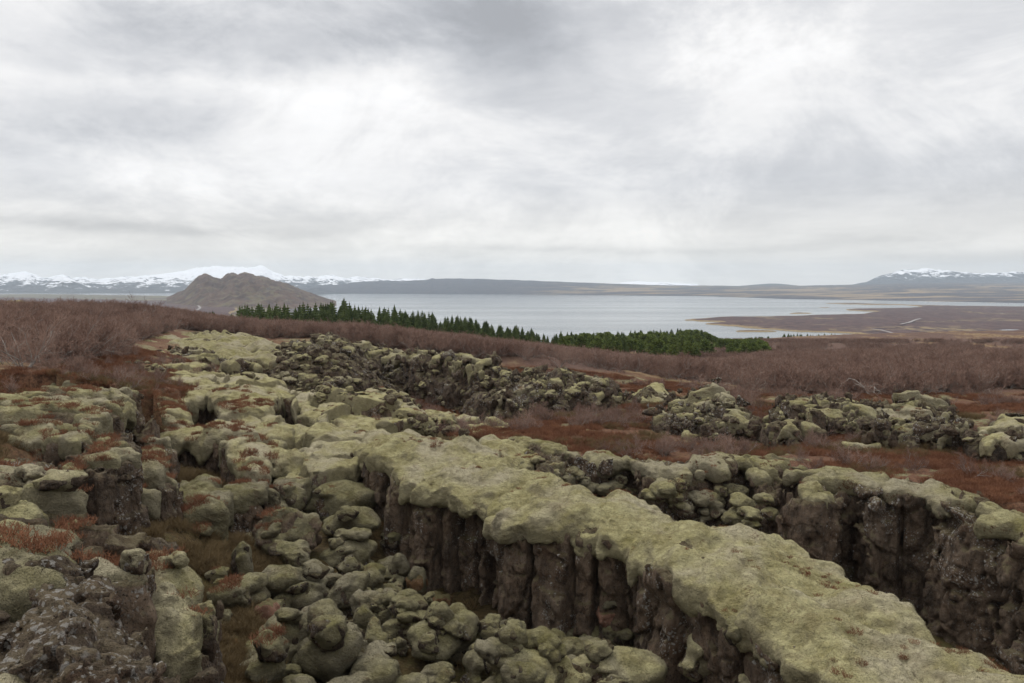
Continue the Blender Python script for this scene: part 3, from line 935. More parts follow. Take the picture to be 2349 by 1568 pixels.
face = np.concatenate([P2([(30, 1338), (120, 1276), (196, 1250), (252, 1274), (290, 1330), (303, 1400)], -2.08), np.array([(-2.12, 4.5), (-1.95, 3.7), (-2.3, 3.4), (-2.65, 4.2), (-3.1, 4.7), (-3.9, 5.2)])])
formation('lichened_rock', 'nearest boulder, its sloping brown face crusted with grey, white and ochre lichen', 'boulder', [
    dict(poly=face, z=-2.06, r=0.0, dome=0.12, domew=0.18, wob=0.12, hn=0.4, fn=lambda X, Y: -0.13 * np.maximum(5.75 - Y, 0) + 0.05 * (X + 3), slope=0.08, up=0.1)],
    0.025, -5.0, seed=57, rock=ROCK_NEAR, cell=(1.9, 1.9, 1.9), amp=0.09, crack=0.06, cell2=6.5, amp2=0.05, rough=0.055)
formation('heath_hump', 'heath and grass hump in the bottom left corner of the view', 'mossy rock', [
    dict(poly=np.concatenate([P2([(-90, 1420), (40, 1425), (80, 1480), (100, 1560)], -2.4), np.array([(-2.75, 3.6), (-4.6, 3.6)])]), z=-2.42, r=0.12, cover=0.5, dome=0.2, domew=0.3, wob=0.2, hn=.5)], 0.035, -4.6, seed=63, rock=ROCK_NEAR, moss=MOSS_BANK, amp=0.06, crack=0.05)
formation('rock_ledge', 'sloping moss and heath flank falling to the fissure right of the nearest boulder', 'rock ledge', [
    PC([(305, 1392), (345, 1375), (385, 1425), (408, 1500), (395, 1535), (320, 1545), (303, 1480)], -3.05, r=0.10, dome=0.45, domew=0.5, wob=0.35, tilt=(-0.35, 0.35), hn=.4, cover=0.6),
    PC([(330, 1362), (365, 1352), (430, 1388), (434, 1418), (385, 1432), (340, 1400)], -3.1, r=0.13, dome=0.25, domew=0.3, wob=0.15, tilt=(-0.2, 0.1), hn=.4),
    PC([(333, 1325), (400, 1322), (455, 1352), (462, 1392), (430, 1400), (370, 1370)], -3.35, r=0.14, cover=0.8, dome=0.25, domew=0.3, wob=0.15, hn=.4),
    PC([(392, 1420), (440, 1398), (466, 1398), (466, 1500), (462, 1640), (400, 1640), (402, 1500)], -3.45, r=0.0, dome=0.05, wob=0.08, hn=.3, slope=0.0)],
    0.035, -6.6, seed=58, steps=0.22, cols=(0.4, 0.9, 0.12), moss=MOSS_BANK, rock=ROCK_NEAR, cell=(1.3, 1.3, .7), amp=0.10, crack=0.10)
formation('rock_ledge', 'flat stone with ochre lichen at the very bottom of the view, below the moss flank', 'rock ledge', [
    PC([(282, 1545), (330, 1530), (405, 1534), (412, 1640), (280, 1640)], -2.75, r=0.0, dome=0.05, wob=0.08, hn=.3)], 0.035, -6.3, seed=59, rock=ROCK_NEAR, cell=(1.5, 1.5, 1), amp=0.06, crack=0.06)
formation('rock_ledge', 'grassy stones on the left bank below the square block', 'rock ledge', [
    PC([(300, 1255), (335, 1215), (385, 1192), (425, 1262), (432, 1312), (400, 1345), (335, 1340)], -3.75, r=0.14, cover=0.5, dome=0.3, domew=0.5, wob=0.3, tilt=(-0.12, 0.05))],
    0.045, -6.2, seed=60, moss=MOSS_BANK, rock=ROCK_NEAR, cell=(1.6, 1.6, 1.2), amp=0.18, crack=0.16)

formation('rock_block', 'broken brown rocks between the heathy ledge and the nearest moss cushion', 'rock block', [
    PC([(60, 1128), (150, 1128), (186, 1120), (190, 1150), (150, 1176), (80, 1168)], -2.85, r=0.10, cover=0.25, dome=0.3, domew=.4, wob=0.5, slope=0.12),
    PC([(-60, 1130), (60, 1135), (70, 1165), (0, 1185), (-80, 1190)], -2.35, r=0.12, cover=0.5, dome=0.3, domew=.4, wob=0.4, slope=0.12)],
    0.045, -5.8, seed=61, rock=ROCK_NEAR, moss=MOSS_BANK, cell=(1.6, 1.6, 1.3), amp=0.26, crack=0.2)
formation('rock_block', 'dark broken rock face under the moss topped bank', 'rock block', [
    PC([(60, 985), (150, 990), (215, 985), (235, 1000), (180, 1030), (100, 1040), (40, 1030)], -3.55, r=0.08, cover=0.3, dome=0.3, domew=.4, wob=0.4, slope=0.1)],
    0.06, -6.0, seed=62, rock=ROCK_NEAR, moss=MOSS_BANK, cell=(1.3, 1.3, .9), amp=0.28, crack=0.25)
# --- rubble walls and outcrops further back
FARM = dict(cell=(1.3, 1.3, 1.2), amp=0.36, crack=0.36, cell2=3.0, amp2=0.16, rough=0.14, rock=ROCK_GREY)
ZA = -4.05
wallA = P2([(795, 800), (860, 806), (930, 812), (1000, 822), (1100, 838), (1165, 852), (1160, 836), (1080, 820), (980, 806), (930, 798), (850, 788), (800, 786)], ZA)
heap = P2([(690, 790), (715, 770), (760, 759), (795, 768), (800, 792), (740, 805), (690, 806)], -3.4)
heap2 = P2([(628, 800), (650, 782), (690, 776), (700, 800), (660, 812)], -4.2)
formation('rock_wall', 'long dark rubble wall with a thin moss rim in front of the red scrub', 'rock wall', [
    dict(poly=wallA, z=ZA, r=0.14, cover=0.45, dome=0.25, wob=0.9, slope=0.22),
    dict(poly=heap, z=-3.3, r=0.0, dome=0.4, domew=1.5, wob=0.8, slope=1.3, hn=.5), dict(poly=heap2, z=-4.2, r=0.15, cover=0.4, dome=0.4, domew=1.5, wob=0.8, slope=0.9, hn=.5)], 0.11, -7.6, seed=71, lump=1.0, steps=0.3, moss=MOSS_FAR, **FARM)
rub = P2([(1095, 868), (1150, 848), (1230, 844), (1320, 850), (1400, 866), (1440, 876), (1380, 888), (1310, 895), (1200, 895), (1120, 890)], -4.5)
formation('rock_outcrop', 'rubble slope of grey mossy stones running down right of the long rubble wall', 'rock outcrop', [
    dict(poly=rub, z=-4.5, r=0.12, cover=0.4, dome=0.4, domew=1.2, wob=0.8, slope=0.9)], 0.10, -7.2, seed=72, lump=0.9, steps=0.3, moss=MOSS_FAR, **FARM)
mound = [(1494, 960), (1540, 925), (1585, 905), (1650, 903), (1690, 925), (1720, 950), (1735, 975), (1640, 985), (1540, 985)]
formation('rock_outcrop', 'cone shaped heap of mossy boulders in the heath, foremost outcrop by the scrub', 'rock outcrop', [
    dict(poly=P2(mound, -4.95), z=-4.95, r=0.12, cover=0.42, dome=0.2, wob=0.5, slope=0.5),
    dict(poly=P2([(1580, 905), (1620, 895), (1665, 902), (1690, 918), (1640, 930), (1590, 922)], -4.5), z=-4.35, r=0.12, cover=0.5, dome=0.35, domew=0.8, wob=0.4, slope=0.55)],
    0.08, -6.2, seed=73, lump=0.9, steps=0.3, moss=MOSS_FAR, **FARM)
formation('rock_outcrop', 'low outcrop with a moss and red heath top right of the boulder cone', 'rock outcrop', [
    dict(poly=P2([(1745, 950), (1800, 925), (1900, 918), (1985, 925), (2010, 950), (1990, 975), (1920, 965), (1850, 972), (1780, 985)], -4.7), z=-4.6, r=0.12, cover=0.55, dome=0.25, wob=0.6, slope=0.2)],
    0.08, -6.2, seed=74, lump=0.9, steps=0.3, moss=MOSS_BANK, **FARM)
formation('rock_outcrop', 'broken dark outcrop with moss crown and a notch, second from the right edge', 'rock outcrop', [
    dict(poly=P2([(2000, 935), (2080, 915), (2150, 918), (2205, 945), (2215, 985), (2150, 990), (2080, 975), (2010, 985)], -4.6), z=-4.5, r=0.12, cover=0.52, dome=0.25, wob=0.6, slope=0.2)],
    0.08, -6.2, seed=75, lump=0.9, steps=0.3, moss=MOSS_BANK, **FARM)
formation('rock_outcrop', 'smooth grey rock face under a moss top at the right edge of the view', 'rock outcrop', [
    dict(poly=np.concatenate([P2([(2230, 985), (2270, 960), (2349, 955), (2430, 965), (2500, 990), (2480, 1025), (2349, 1010), (2260, 1015)], -4.6)]), z=-4.55, r=0.12, cover=0.55, dome=0.25, wob=0.5, slope=0.12)],
    0.07, -6.4, seed=76, lump=0.9, cell=(.8, .8, .7), amp=0.25, crack=0.25, rock=ROCK_DARK)
formation('rock_outcrop', 'single flat boulder spattered with lichen in the hollow before the outcrops', 'rock outcrop', [
    dict(poly=P2([(1932, 1010), (1960, 990), (2010, 992), (2018, 1015), (1985, 1028), (1945, 1025)], -5.0), z=-4.95, r=0.12, cover=0.4, dome=0.2, wob=0.3, slope=0.1)], 0.06, -5.9, seed=77, rock=ROCK_GREY)
formation('rock_outcrop', 'small ring of mossy stones in the red heath below the scrub', 'rock outcrop', [
    dict(poly=P2([(1455, 905), (1480, 890), (1520, 888), (1535, 905), (1500, 918), (1465, 920)], -5.3), z=-5.15, r=0.2, cover=0.6, dome=0.3, wob=0.5, slope=0.4)], 0.09, -6.2, seed=78, **FARM)
hillm = P2([(275, 800), (330, 778), (420, 764), (520, 760), (610, 775), (648, 800), (640, 822), (560, 815), (450, 812), (350, 812)], -4.3)
formation('moss_hummock', 'wide pale moss rise with heath patches in front of the left scrub', 'mossy rock', [
    dict(poly=hillm, z=-4.25, r=0.2, cover=0.75, dome=0.5, domew=3.0, wob=1.0, slope=1.0, hn=2.2, up=0.6)], 0.16, -6.0, seed=79, lump=1.3, rock=ROCK_GREY, moss=MOSS_BANK, cell=(.7, .7, .7), amp=0.25)
formation('rock_outcrop', 'row of knobbly mossy rocks along the foot of the wide moss rise', 'rock outcrop', [
    dict(poly=P2([(242, 842), (300, 822), (360, 812), (440, 808), (520, 815), (545, 838), (600, 848), (560, 858), (500, 845), (440, 838), (330, 838), (270, 850)], -4.4), z=-4.2, r=0.15, cover=0.6, dome=0.3, wob=0.7, slope=0.25)],
    0.10, -5.8, seed=80, lump=1.0, steps=0.3, moss=MOSS_FAR, **FARM)
formation('rock_outcrop', 'mossy crag poking out of the scrub at the far left', 'rock outcrop', [
    dict(poly=P2([(-30, 712), (20, 700), (60, 700), (85, 715), (40, 725), (-20, 728)], -3.3), z=-2.95, r=0.3, cover=0.85, dome=0.3, wob=1.0, slope=0.6)], 0.14, -5.0, seed=81, lump=1.3, **FARM)
formation('moss_hummock', 'flat pale moss slab among the left birches', 'mossy rock', [
    dict(poly=P2([(-20, 752), (40, 745), (90, 742), (130, 745), (100, 756), (20, 764)], -3.4), z=-3.2, r=0.25, dome=0.3, wob=0.7, slope=1.0)], 0.14, -4.6, seed=82, lump=1.2)


# ------------------------------------------------------------------ loose boulders
import mathutils
bpy.context.view_layer.update()
_dg = bpy.context.evaluated_depsgraph_get()


def hit(px, py):
    d = mathutils.Vector(ray(px, py)).normalized()
    ok, loc, nor, idx, ob, mt = sc.ray_cast(_dg, mathutils.Vector((0, 0, 0)), d)
    return (np.array(loc), np.array(nor), ob) if ok else (None, None, None)


def ground_at(x, y):
    ok, loc, nor, idx, ob, mt = sc.ray_cast(_dg, mathutils.Vector((x, y, 60)), mathutils.Vector((0, 0, -1)))
    return (loc.z, nor.z, ob.name) if ok else (land([x], [y])[0], 1.0, 'ground')


# kinds of boulder: seed, lobes, moss, flatness
MANY = [(101, 5, 1.2, 0.85), (102, 4, 1.05, 0.9), (103, 5, 1.2, 0.75), (104, 3, 1.1, 1.0), (105, 2, 1.05, 0.9), (106, 6, 1.2, 0.8)]
SOME = [(111, 3, 0.7, 0.95), (112, 2, 0.6, 1.0), (113, 3, 0.65, 0.85)]
BARE = [(121, 1, 0.0, 0.95), (122, 1, 0.0, 0.85), (123, 2, 0.0, 0.9)]
PLACED = []


def put(x0, x1, y0, y1, kind, label, mats=(None, None), group=None, sink=0.18, hs=1.0, rot=None, name='boulder', cat='boulder'):
    """a boulder that fills the box x0..x1, y0..y1 of the photograph, standing on what is under its foot"""
    cx = (x0 + x1) / 2
    foot = y1 - 0.16 * (y1 - y0)
    P, n, ob = hit(cx, min(foot, 1750))
    if P is None: return
    size = (x1 - x0) / FOC * P[1]
    u = np.array([P[0], P[1], 0]); u /= np.linalg.norm(u)
    P = P + u * size * 0.30
    g, nz, _ = ground_at(P[0], P[1])
    z = g if abs(g - P[2]) < 0.5 * size else P[2]
    sz = size * float(np.clip((y1 - y0) / (x1 - x0) * 1.25, 0.7, 1.5)) * hs
    PLACED.append((P[0], P[1], size))
    return boulder(kind, (P[0], P[1], z), (size, size, sz), label, group=group, rot=rot, rockmat=mats[0], mossmat=mats[1], sink=sink, name=name, cat=cat)


RUB = 'mossy boulders on the floor of the near fissure'
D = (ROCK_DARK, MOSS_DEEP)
put(571, 723, 1198, 1305, SOME[0], 'big tilted boulder with a rough grey face and a moss roll along its crest', (ROCK, MOSS_DEEP), RUB, rot=2.2, hs=1.1)
put(625, 690, 1186, 1235, MANY[1], 'mossy boulder tucked behind the big tilted boulder', D, RUB)
put(633, 710, 1266, 1308, MANY[4], 'loaf shaped moss boulder just below the big tilted boulder', D, RUB)
put(520, 588, 1262, 1350, MANY[3], 'tall moss draped rock left of the big tilted boulder', D, RUB, hs=1.2)
put(470, 522, 1312, 1345, SOME[2], 'small pyramid shaped grey stone on the brown floor', D, RUB)
put(500, 540, 1332, 1360, MANY[4], 'low round mossy stone touching the tall moss draped rock', D, RUB)
put(612, 766, 1294, 1395, MANY[0], 'large lumpy moss boulder in the middle of the fissure floor', D, RUB)
put(762, 876, 1262, 1320, MANY[2], 'long saddle shaped moss boulder above two round ones', D, RUB, rot=1.0)
put(762, 816, 1312, 1366, MANY[4], 'round moss ball, left one of two under the saddle shaped boulder', D, RUB)
put(813, 884, 1312, 1378, MANY[1], 'round moss ball, right one of two under the saddle shaped boulder', D, RUB)
put(728, 858, 1202, 1260, MANY[5], 'broad mossy boulder heap below the upper moss shelf', D, RUB)
put(722, 872, 1150, 1215, MANY[2], 'flat topped mossy shelf boulder against the column wall', D, RUB, rot=0.3)
put(640, 705, 1120, 1180, SOME[1], 'grey block with a moss cap under the dark buttress', D, RUB)
put(700, 760, 1085, 1150, SOME[0], 'mossy stone at the top of the boulder slope', D, RUB)
put(490, 594, 1346, 1418, MANY[1], 'smooth moss boulder left of the red broken block', D, RUB)
put(578, 656, 1370, 1455, BARE[0], 'red broken lava block with fresh pinkish faces', (FRESH_RED, None), 'freshly broken stones', rot=0.4)
put(458, 498, 1413, 1464, MANY[3], 'small upright moss stone close to the left wall', D, RUB)
put(494, 530, 1408, 1445, MANY[4], 'small moss stone leaning on the upright one', D, RUB)
put(556, 628, 1490, 1534, MANY[4], 'rounded moss stone next to the snow streaks', D, RUB)
put(590, 640, 1478, 1505, MANY[1], 'little moss hump behind the rounded stone', D, RUB)
put(640, 760, 1418, 1545, MANY[3], 'dark shaded moss boulder behind the largest one', D, RUB)
put(678, 836, 1430, 1590, MANY[0], 'largest moss boulder of the fissure with a bare brown chest', D, RUB, rot=3.6)
put(800, 874, 1382, 1486, MANY[3], 'upright mossy block right above the largest boulder', D, RUB)
put(866, 924, 1392, 1460, MANY[1], 'mossy shoulder stone right of the upright block', D, RUB)
put(648, 695, 1528, 1560, MANY[4], 'small moss stone at the foot of the largest boulder', D, RUB)
put(884, 934, 1283, 1352, MANY[5], 'knobbly moss boulder beside the dark cave', D, RUB, hs=1.1)
put(925, 980, 1292, 1385, SOME[1], 'brown wedge of rock leaning beside the dark cave', (FRESH_BROWN, MOSS_DEEP), RUB, hs=1.2)
put(870, 935, 1215, 1262, SOME[0], 'flat stone with a thin moss cover left of the bulging column', D, RUB)
put(960, 1038, 1364, 1418, BARE[1], 'bare brown boulder lying at the mouth of the cave', (FRESH_BROWN, None), 'freshly broken stones')
put(918, 984, 1384, 1445, MANY[1], 'rounded moss boulder in front of the bare brown one', D, RUB)
put(904, 1028, 1426, 1484, MANY[2], 'long moss boulder lying crosswise below the cave', D, RUB, rot=0.5)
put(922, 1064, 1456, 1550, MANY[5], 'wide moss boulder with a rough underside, below the crosswise one', D, RUB)
put(848, 906, 1476, 1514, MANY[4], 'little pointed moss knob by the snow streak', D, RUB)
put(800, 930, 1510, 1620, MANY[1], 'brownish moss dome cut by the bottom of the view', D, RUB)
put(962, 1050, 1542, 1600, MANY[5], 'low moss lump at the bottom of the view, right of the brownish dome', D, RUB)
put(1052, 1122, 1432, 1482, MANY[1], 'moss boulder at the foot of the tall columns', D, RUB)
put(1062, 1170, 1468, 1528, MANY[2], 'bent moss boulder, third row below the tall columns', D, RUB)
put(1054, 1150, 1505, 1590, MANY[3], 'grey green boulder just left of the front moss slab', D, RUB)
put(1144, 1324, 1494, 1620, MANY[0], 'front moss slab boulder, brightest at the bottom of the view', (ROCK, MOSS), RUB, rot=1.3)
put(1274, 1332, 1438, 1488, MANY[4], 'round moss dome on the rubble crest', D, RUB)
put(1328, 1396, 1428, 1494, MANY[5], 'twin humped moss boulder beside the round dome', D, RUB)
put(1230, 1320, 1452, 1528, SOME[0], 'rocky boulder half clad in moss below the round dome', D, RUB)
put(1304, 1424, 1478, 1538, MANY[2], 'olive moss boulder with a brown back', D, RUB)
put(1390, 1440, 1443, 1490, MANY[1], 'grey moss stone under the red block', D, RUB)
put(1362, 1432, 1392, 1450, BARE[2], 'rust red block leaning on the ridge wall under a tuft of moss', (FRESH_RED, None), 'freshly broken stones')
put(1374, 1424, 1380, 1412, MANY[4], 'tuft of dark moss perched on the rust red block', D, RUB, sink=0.0)
put(1414, 1490, 1440, 1518, SOME[1], 'slanting stone topped by a single moss knob', D, RUB, hs=1.2)
put(1342, 1540, 1518, 1620, MANY[2], 'wide flat moss boulder along the bottom edge', (ROCK, MOSS), RUB, rot=0.2)
put(1566, 1702, 1472, 1568, MANY[3], 'pale moss boulder with a bare grey stone at its left side', (ROCK, MOSS), RUB)
put(1694, 1746, 1550, 1590, MANY[4], 'small pale moss stone below the ridge wall at the bottom edge', (ROCK, MOSS), RUB)
put(1138, 1200, 1428, 1458, SOME[2], 'low mossy stone against the middle column', D, RUB)
put(1106, 1150, 1414, 1455, MANY[4], 'squat moss stone beside a column foot', D, RUB)
put(1655, 1720, 1430, 1490, MANY[1], 'brownish moss clump on the shaded ridge wall', D, RUB)
put(380, 430, 1266, 1312, MANY[4], 'solitary light green moss stone on the left bank', (ROCK, MOSS), RUB)
# stones of the left bank
BANK = 'stones of the left bank'
put(50, 108, 1060, 1106, MANY[4], 'frosty moss hump, left one of two on the heathy ledge', (ROCK_NEAR, MOSS), BANK)
put(143, 195, 1076, 1118, MANY[1], 'frosty moss hump, right one of two on the heathy ledge', (ROCK_NEAR, MOSS), BANK)
put(-20, 60, 1115, 1170, MANY[2], 'moss hump at the left edge of the view above the heath slope', (ROCK_NEAR, MOSS), BANK)
put(280, 345, 1262, 1330, SOME[1], 'angular brown stone with a bare birch twig in front', (ROCK_NEAR, MOSS), BANK)
put(100, 200, 1120, 1165, SOME[2], 'grey lichened stone on the bank slope', (ROCK_NEAR, MOSS), BANK)

# smaller stones that fill the floor and the foot of the walls
rs = np.random.RandomState(11)
n = 0
LITTLE = 'small mossy stones between the boulders'
tries = 0
while n < 150 and tries < 6000:
    tries += 1
    y = rs.uniform(10.5, 23.5)
    px = rs.uniform(430, 1650)
    x = (px - 1174.5) / FOC * y
    g, nz, ob = ground_at(x, y)
    if ob != 'ground' or g > -5.2: continue
    if poly_sd(np.array([x], np.float32), np.array([y], np.float32), main)[0][0] > -0.7: continue
    p, q = proj(np.array([x, y, g]))
    if p < 560 + 60 * rs.rand() and q > 1240: continue
    s = 0.18 + 0.52 * rs.rand() ** 1.8 if p > 560 else rs.uniform(0.2, 0.4)
    boulder((MANY + SOME)[rs.randint(9)], (x, y, g), (s, s * rs.uniform(.8, 1.2), s * rs.uniform(.7, 1.1)), 'small mossy stone wedged between the bigger boulders of the fissure floor', group=LITTLE,
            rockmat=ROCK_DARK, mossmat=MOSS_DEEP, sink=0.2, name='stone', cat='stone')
    n += 1
# a second layer, jammed on top of the others
bpy.context.view_layer.update()
_dg = bpy.context.evaluated_depsgraph_get()
n = 0; tries = 0
while n < 85 and tries < 4000:
    tries += 1
    y = rs.uniform(11.5, 22.5); px = rs.uniform(600, 1560)
    x = (px - 1174.5) / FOC * y
    g, nz, ob = ground_at(x, y)
    if ob == 'ground' or g > -5.4 or ob.startswith('snow'): continue
    if poly_sd(np.array([x], np.float32), np.array([y], np.float32), main)[0][0] > -1.3: continue
    s = 0.30 + 0.45 * rs.rand() ** 1.5
    boulder((MANY + SOME * 2)[rs.randint(12)], (x, y, g), (s * rs.uniform(.9, 1.3), s, s * rs.uniform(.7, 1.1)), 'mossy stone jammed on top of other boulders in the near fissure', group='stones jammed on the boulders',
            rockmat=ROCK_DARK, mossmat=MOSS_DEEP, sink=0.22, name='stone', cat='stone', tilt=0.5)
    n += 1
# stones caught on the far wall of the right fissure
n = 0; tries = 0
while n < 46 and tries < 600:
    tries += 1
    px = rs.uniform(1180, 1760); py = np.interp(px, [1180, 1300, 1500, 1760], [1075, 1095, 1130, 1150]) + rs.uniform(-25, 70)
    P, nn, ob = hit(px, py)
    if P is None or ob.name.startswith('moss_cap') and P[2] > -4.62 or P[1] < 15: continue
    if ob.parent is not None and ob.parent.name.startswith('mossy_ridge'): continue
    s = rs.uniform(0.3, 0.75)
    boulder((MANY + SOME)[rs.randint(9)], P + nn * 0.05, (s, s, s * .85), 'mossy stone caught on the tumbled left part of the far fissure wall', group='stones on the far fissure wall', mossmat=MOSS_BANK, sink=0.42, name='stone', cat='stone')
    n += 1

# rubble further back
def rubble(poly, count, lo, hi, label, group, mossy=0.6, name='rubble_stone', mats=(ROCK_GREY, MOSS_FAR)):
    poly = np.array(poly, np.float32)
    x0, y0 = poly.min(0); x1, y1 = poly.max(0)
    n = 0; tries = 0
    while n < count and tries < count * 12:
        tries += 1
        px, py = rs.uniform(x0, x1), rs.uniform(y0, y1)
        if poly_sd(np.array([px], np.float32), np.array([py], np.float32), poly)[0][0] < 0: continue
        P, nn, ob = hit(px, py)
        if P is None: continue
        s = 0.8 * (lo + (hi - lo) * rs.rand() ** 2.5)
        kinds = MANY[3:4] + SOME * 3 if rs.rand() < mossy * 0.75 else BARE
        boulder(kinds[rs.randint(len(kinds))], P + np.array([0, 0.1 * s, 0]), (s * rs.uniform(.85, 1.3), s, s * rs.uniform(.7, 1.0)), label, group=group, rockmat=mats[0], mossmat=mats[1], sink=0.35, name=name, cat='stone', tilt=0.25)
        n += 1


rubble([(620, 800), (660, 790), (740, 770), (800, 790), (800, 880), (740, 900), (680, 880)], 85, 0.5, 1.3, 'grey stone of the loose rubble at the left end of the long rubble wall', 'rubble at the left end of the long wall', 0.7)
rubble([(790, 830), (900, 830), (1000, 850), (1090, 870), (1050, 925), (960, 935), (860, 915), (800, 890)], 55, 0.35, 1.0, 'stone in the rubble at the foot of the long rubble wall', 'rubble at the foot of the long wall', 0.5)
rubble([(1100, 850), (1240, 845), (1330, 860), (1420, 880), (1330, 915), (1230, 948), (1080, 930)], 70, 0.3, 0.9, 'stone of the rubble slope right of the long rubble wall', 'rubble of the slope', 0.7)
rubble([(1500, 950), (1560, 915), (1640, 905), (1710, 945), (1740, 985), (1650, 1010), (1540, 1000)], 42, 0.3, 0.75, 'boulder of the cone shaped heap in the heath', 'boulders of the cone shaped heap', 0.65, 'heap_boulder')
rubble([(1745, 950), (1850, 925), (2000, 950), (2200, 950), (2349, 990), (2340, 1060), (2200, 1010), (1990, 1000), (1760, 1000)], 42, 0.3, 0.8, 'stone lodged under the outcrops near the right edge', 'stones under the right outcrops', 0.5, 'outcrop_stone')
rubble([(250, 835), (400, 815), (540, 830), (640, 850), (760, 880), (740, 920), (640, 880), (500, 855), (300, 850)], 45, 0.3, 0.8, 'mossy stone below the wide moss rise', 'stones below the wide moss rise', 0.9, 'outcrop_stone')
rubble([(860, 935), (960, 955), (1060, 970), (1130, 985), (1060, 1005), (960, 985)], 26, 0.3, 0.8, 'mossy stone on the knolls between ridge and rubble wall', 'stones of the knolls', 0.8, 'outcrop_stone')


# leftover snow on the fissure floor
SNOW = mat_plain('old snow', (0.50, 0.51, 0.53), (0.76, 0.77, 0.79), 9, 0.6)
bpy.context.view_layer.update()
_dg = bpy.context.evaluated_depsgraph_get()
for k, (px, py, wpx, lab) in enumerate([(548, 1470, 44, 'largest streak of leftover snow on the brown fissure floor'), (520, 1440, 26, 'small snow fleck above the largest snow streak'), (600, 1520, 26, 'snow streak near the rounded moss stone'),
                                        (450, 1200, 18, 'snow fleck at the upper end of the brown fissure floor')]):
    for tr in range(40):
        qx, qy = px + random.uniform(-1, 1) * tr, py + random.uniform(-1, 1) * tr
        P, nn, ob = hit(qx, qy)
        if P is not None and ob.name == 'ground' and nn[2] > 0.8: break
    else:
        continue
    w = wpx / FOC * P[1]
    a = np.linspace(0, 6.283, 41)[:-1]
    rim = 1 + 0.75 * perlin(xyz(np.cos(a) * 1.9, np.sin(a) * 1.9, k * 3.1), 60 + k) + 0.35 * perlin(xyz(np.cos(a) * 5, np.sin(a) * 5, k), 61)
    V = [(0, 0, 0.03)]; F = []
    for q, (rr, zz) in enumerate([(0.45, 0.03), (0.8, 0.012), (1.0, -0.05)]):
        X = np.cos(a) * rim * rr * w * .62; Y = np.sin(a) * rim * rr * w * 0.55
        V += list(np.stack([X, Y, np.full(40, zz) + 0.012 * perlin(xyz(X * 9, Y * 9), 5)], 1))
    for j in range(40):
        F.append((0, 1 + j, 1 + (j + 1) % 40, 1 + (j + 1) % 40))
        for q in range(2):
            b = 1 + q * 40
            F.append((b + j, b + 40 + j, b + 40 + (j + 1) % 40, b + (j + 1) % 40))
    o = link('snow_patch', mesh_np('snow_patch', np.array(V), np.array(F)), SNOW, None, P + np.array([0, 0, 0.02]))
    tag(o, lab, 'snow patch')


# ------------------------------------------------------------------ lake, lowland and mountains
def mat_water():
    m, t, b = material('lake water')
    p, tn, nn = geo(t)
    b.inputs['Base Color'].default_value = (0.035, 0.050, 0.060, 1)
    b.inputs['Specular IOR Level'].default_value = 0.5
    b.inputs['IOR'].default_value = 1.33
    band = t.noise(t.mul(p, (0.0012, 0.006, 1)), 1.0, 4, 0.6, 0.3)
    t.put(b.inputs['Roughness'], t.m('ADD', 0.10, t.m('MULTIPLY', t.step(band, 0.35, 0.65), 0.06)))
    n = t.noise(t.mul(p, (0.35, 0.8, 1)), 1.0, 3, 0.6)
    t.put(b.inputs['Normal'], t.bump(n, 0.06, 0.20))
    return m


def mat_lowland(name, tan=0.5, green=0.0):
    m, t, b = material(name)
    p, tn, nn = geo(t)
    big = t.noise(t.mul(p, (0.006, 0.0045, 0)), 1.0, 6, 0.62, 0.5)
    fine = t.noise(t.mul(p, (0.06, 0.05, 0)), 1.0, 5, 0.7)
    grain = t.noise(t.mul(p, (0.3, 0.3, 0.3)), 1.0, 3, 0.7)
    col = t.mix(t.step(fine, 0.36, 0.64), (0.048, 0.026, 0.026), (0.105, 0.060, 0.052))
    col = t.mix(t.m('MULTIPLY', t.m('MULTIPLY', t.step(big, 0.53, 0.62), t.step(fine, 0.44, 0.58)), tan), col, (0.24, 0.18, 0.095))
    if green > 0:
        col = t.mix(t.m('MULTIPLY', t.step(big, 0.30, 0.55), green), col, t.mix(t.step(fine, 0.4, 0.6), (0.10, 0.095, 0.055), (0.18, 0.165, 0.10)))
    edge = t.attr('shore')
    col = t.mix(t.m('MULTIPLY', t.step(t.m('ADD', edge, t.m('MULTIPLY', fine, 0.9)), 0.85, 1.15), 0.9), col, (0.26, 0.19, 0.09))
    col = t.mix(t.m('MULTIPLY', t.step(grain, 0.45, 0.30), 0.5), col, (0.03, 0.02, 0.02))
    t.put(b.inputs['Base Color'], col)
    t.put(b.inputs['Normal'], t.bump(t.m('ADD', fine, grain), 1.0, 1.2))
    return m


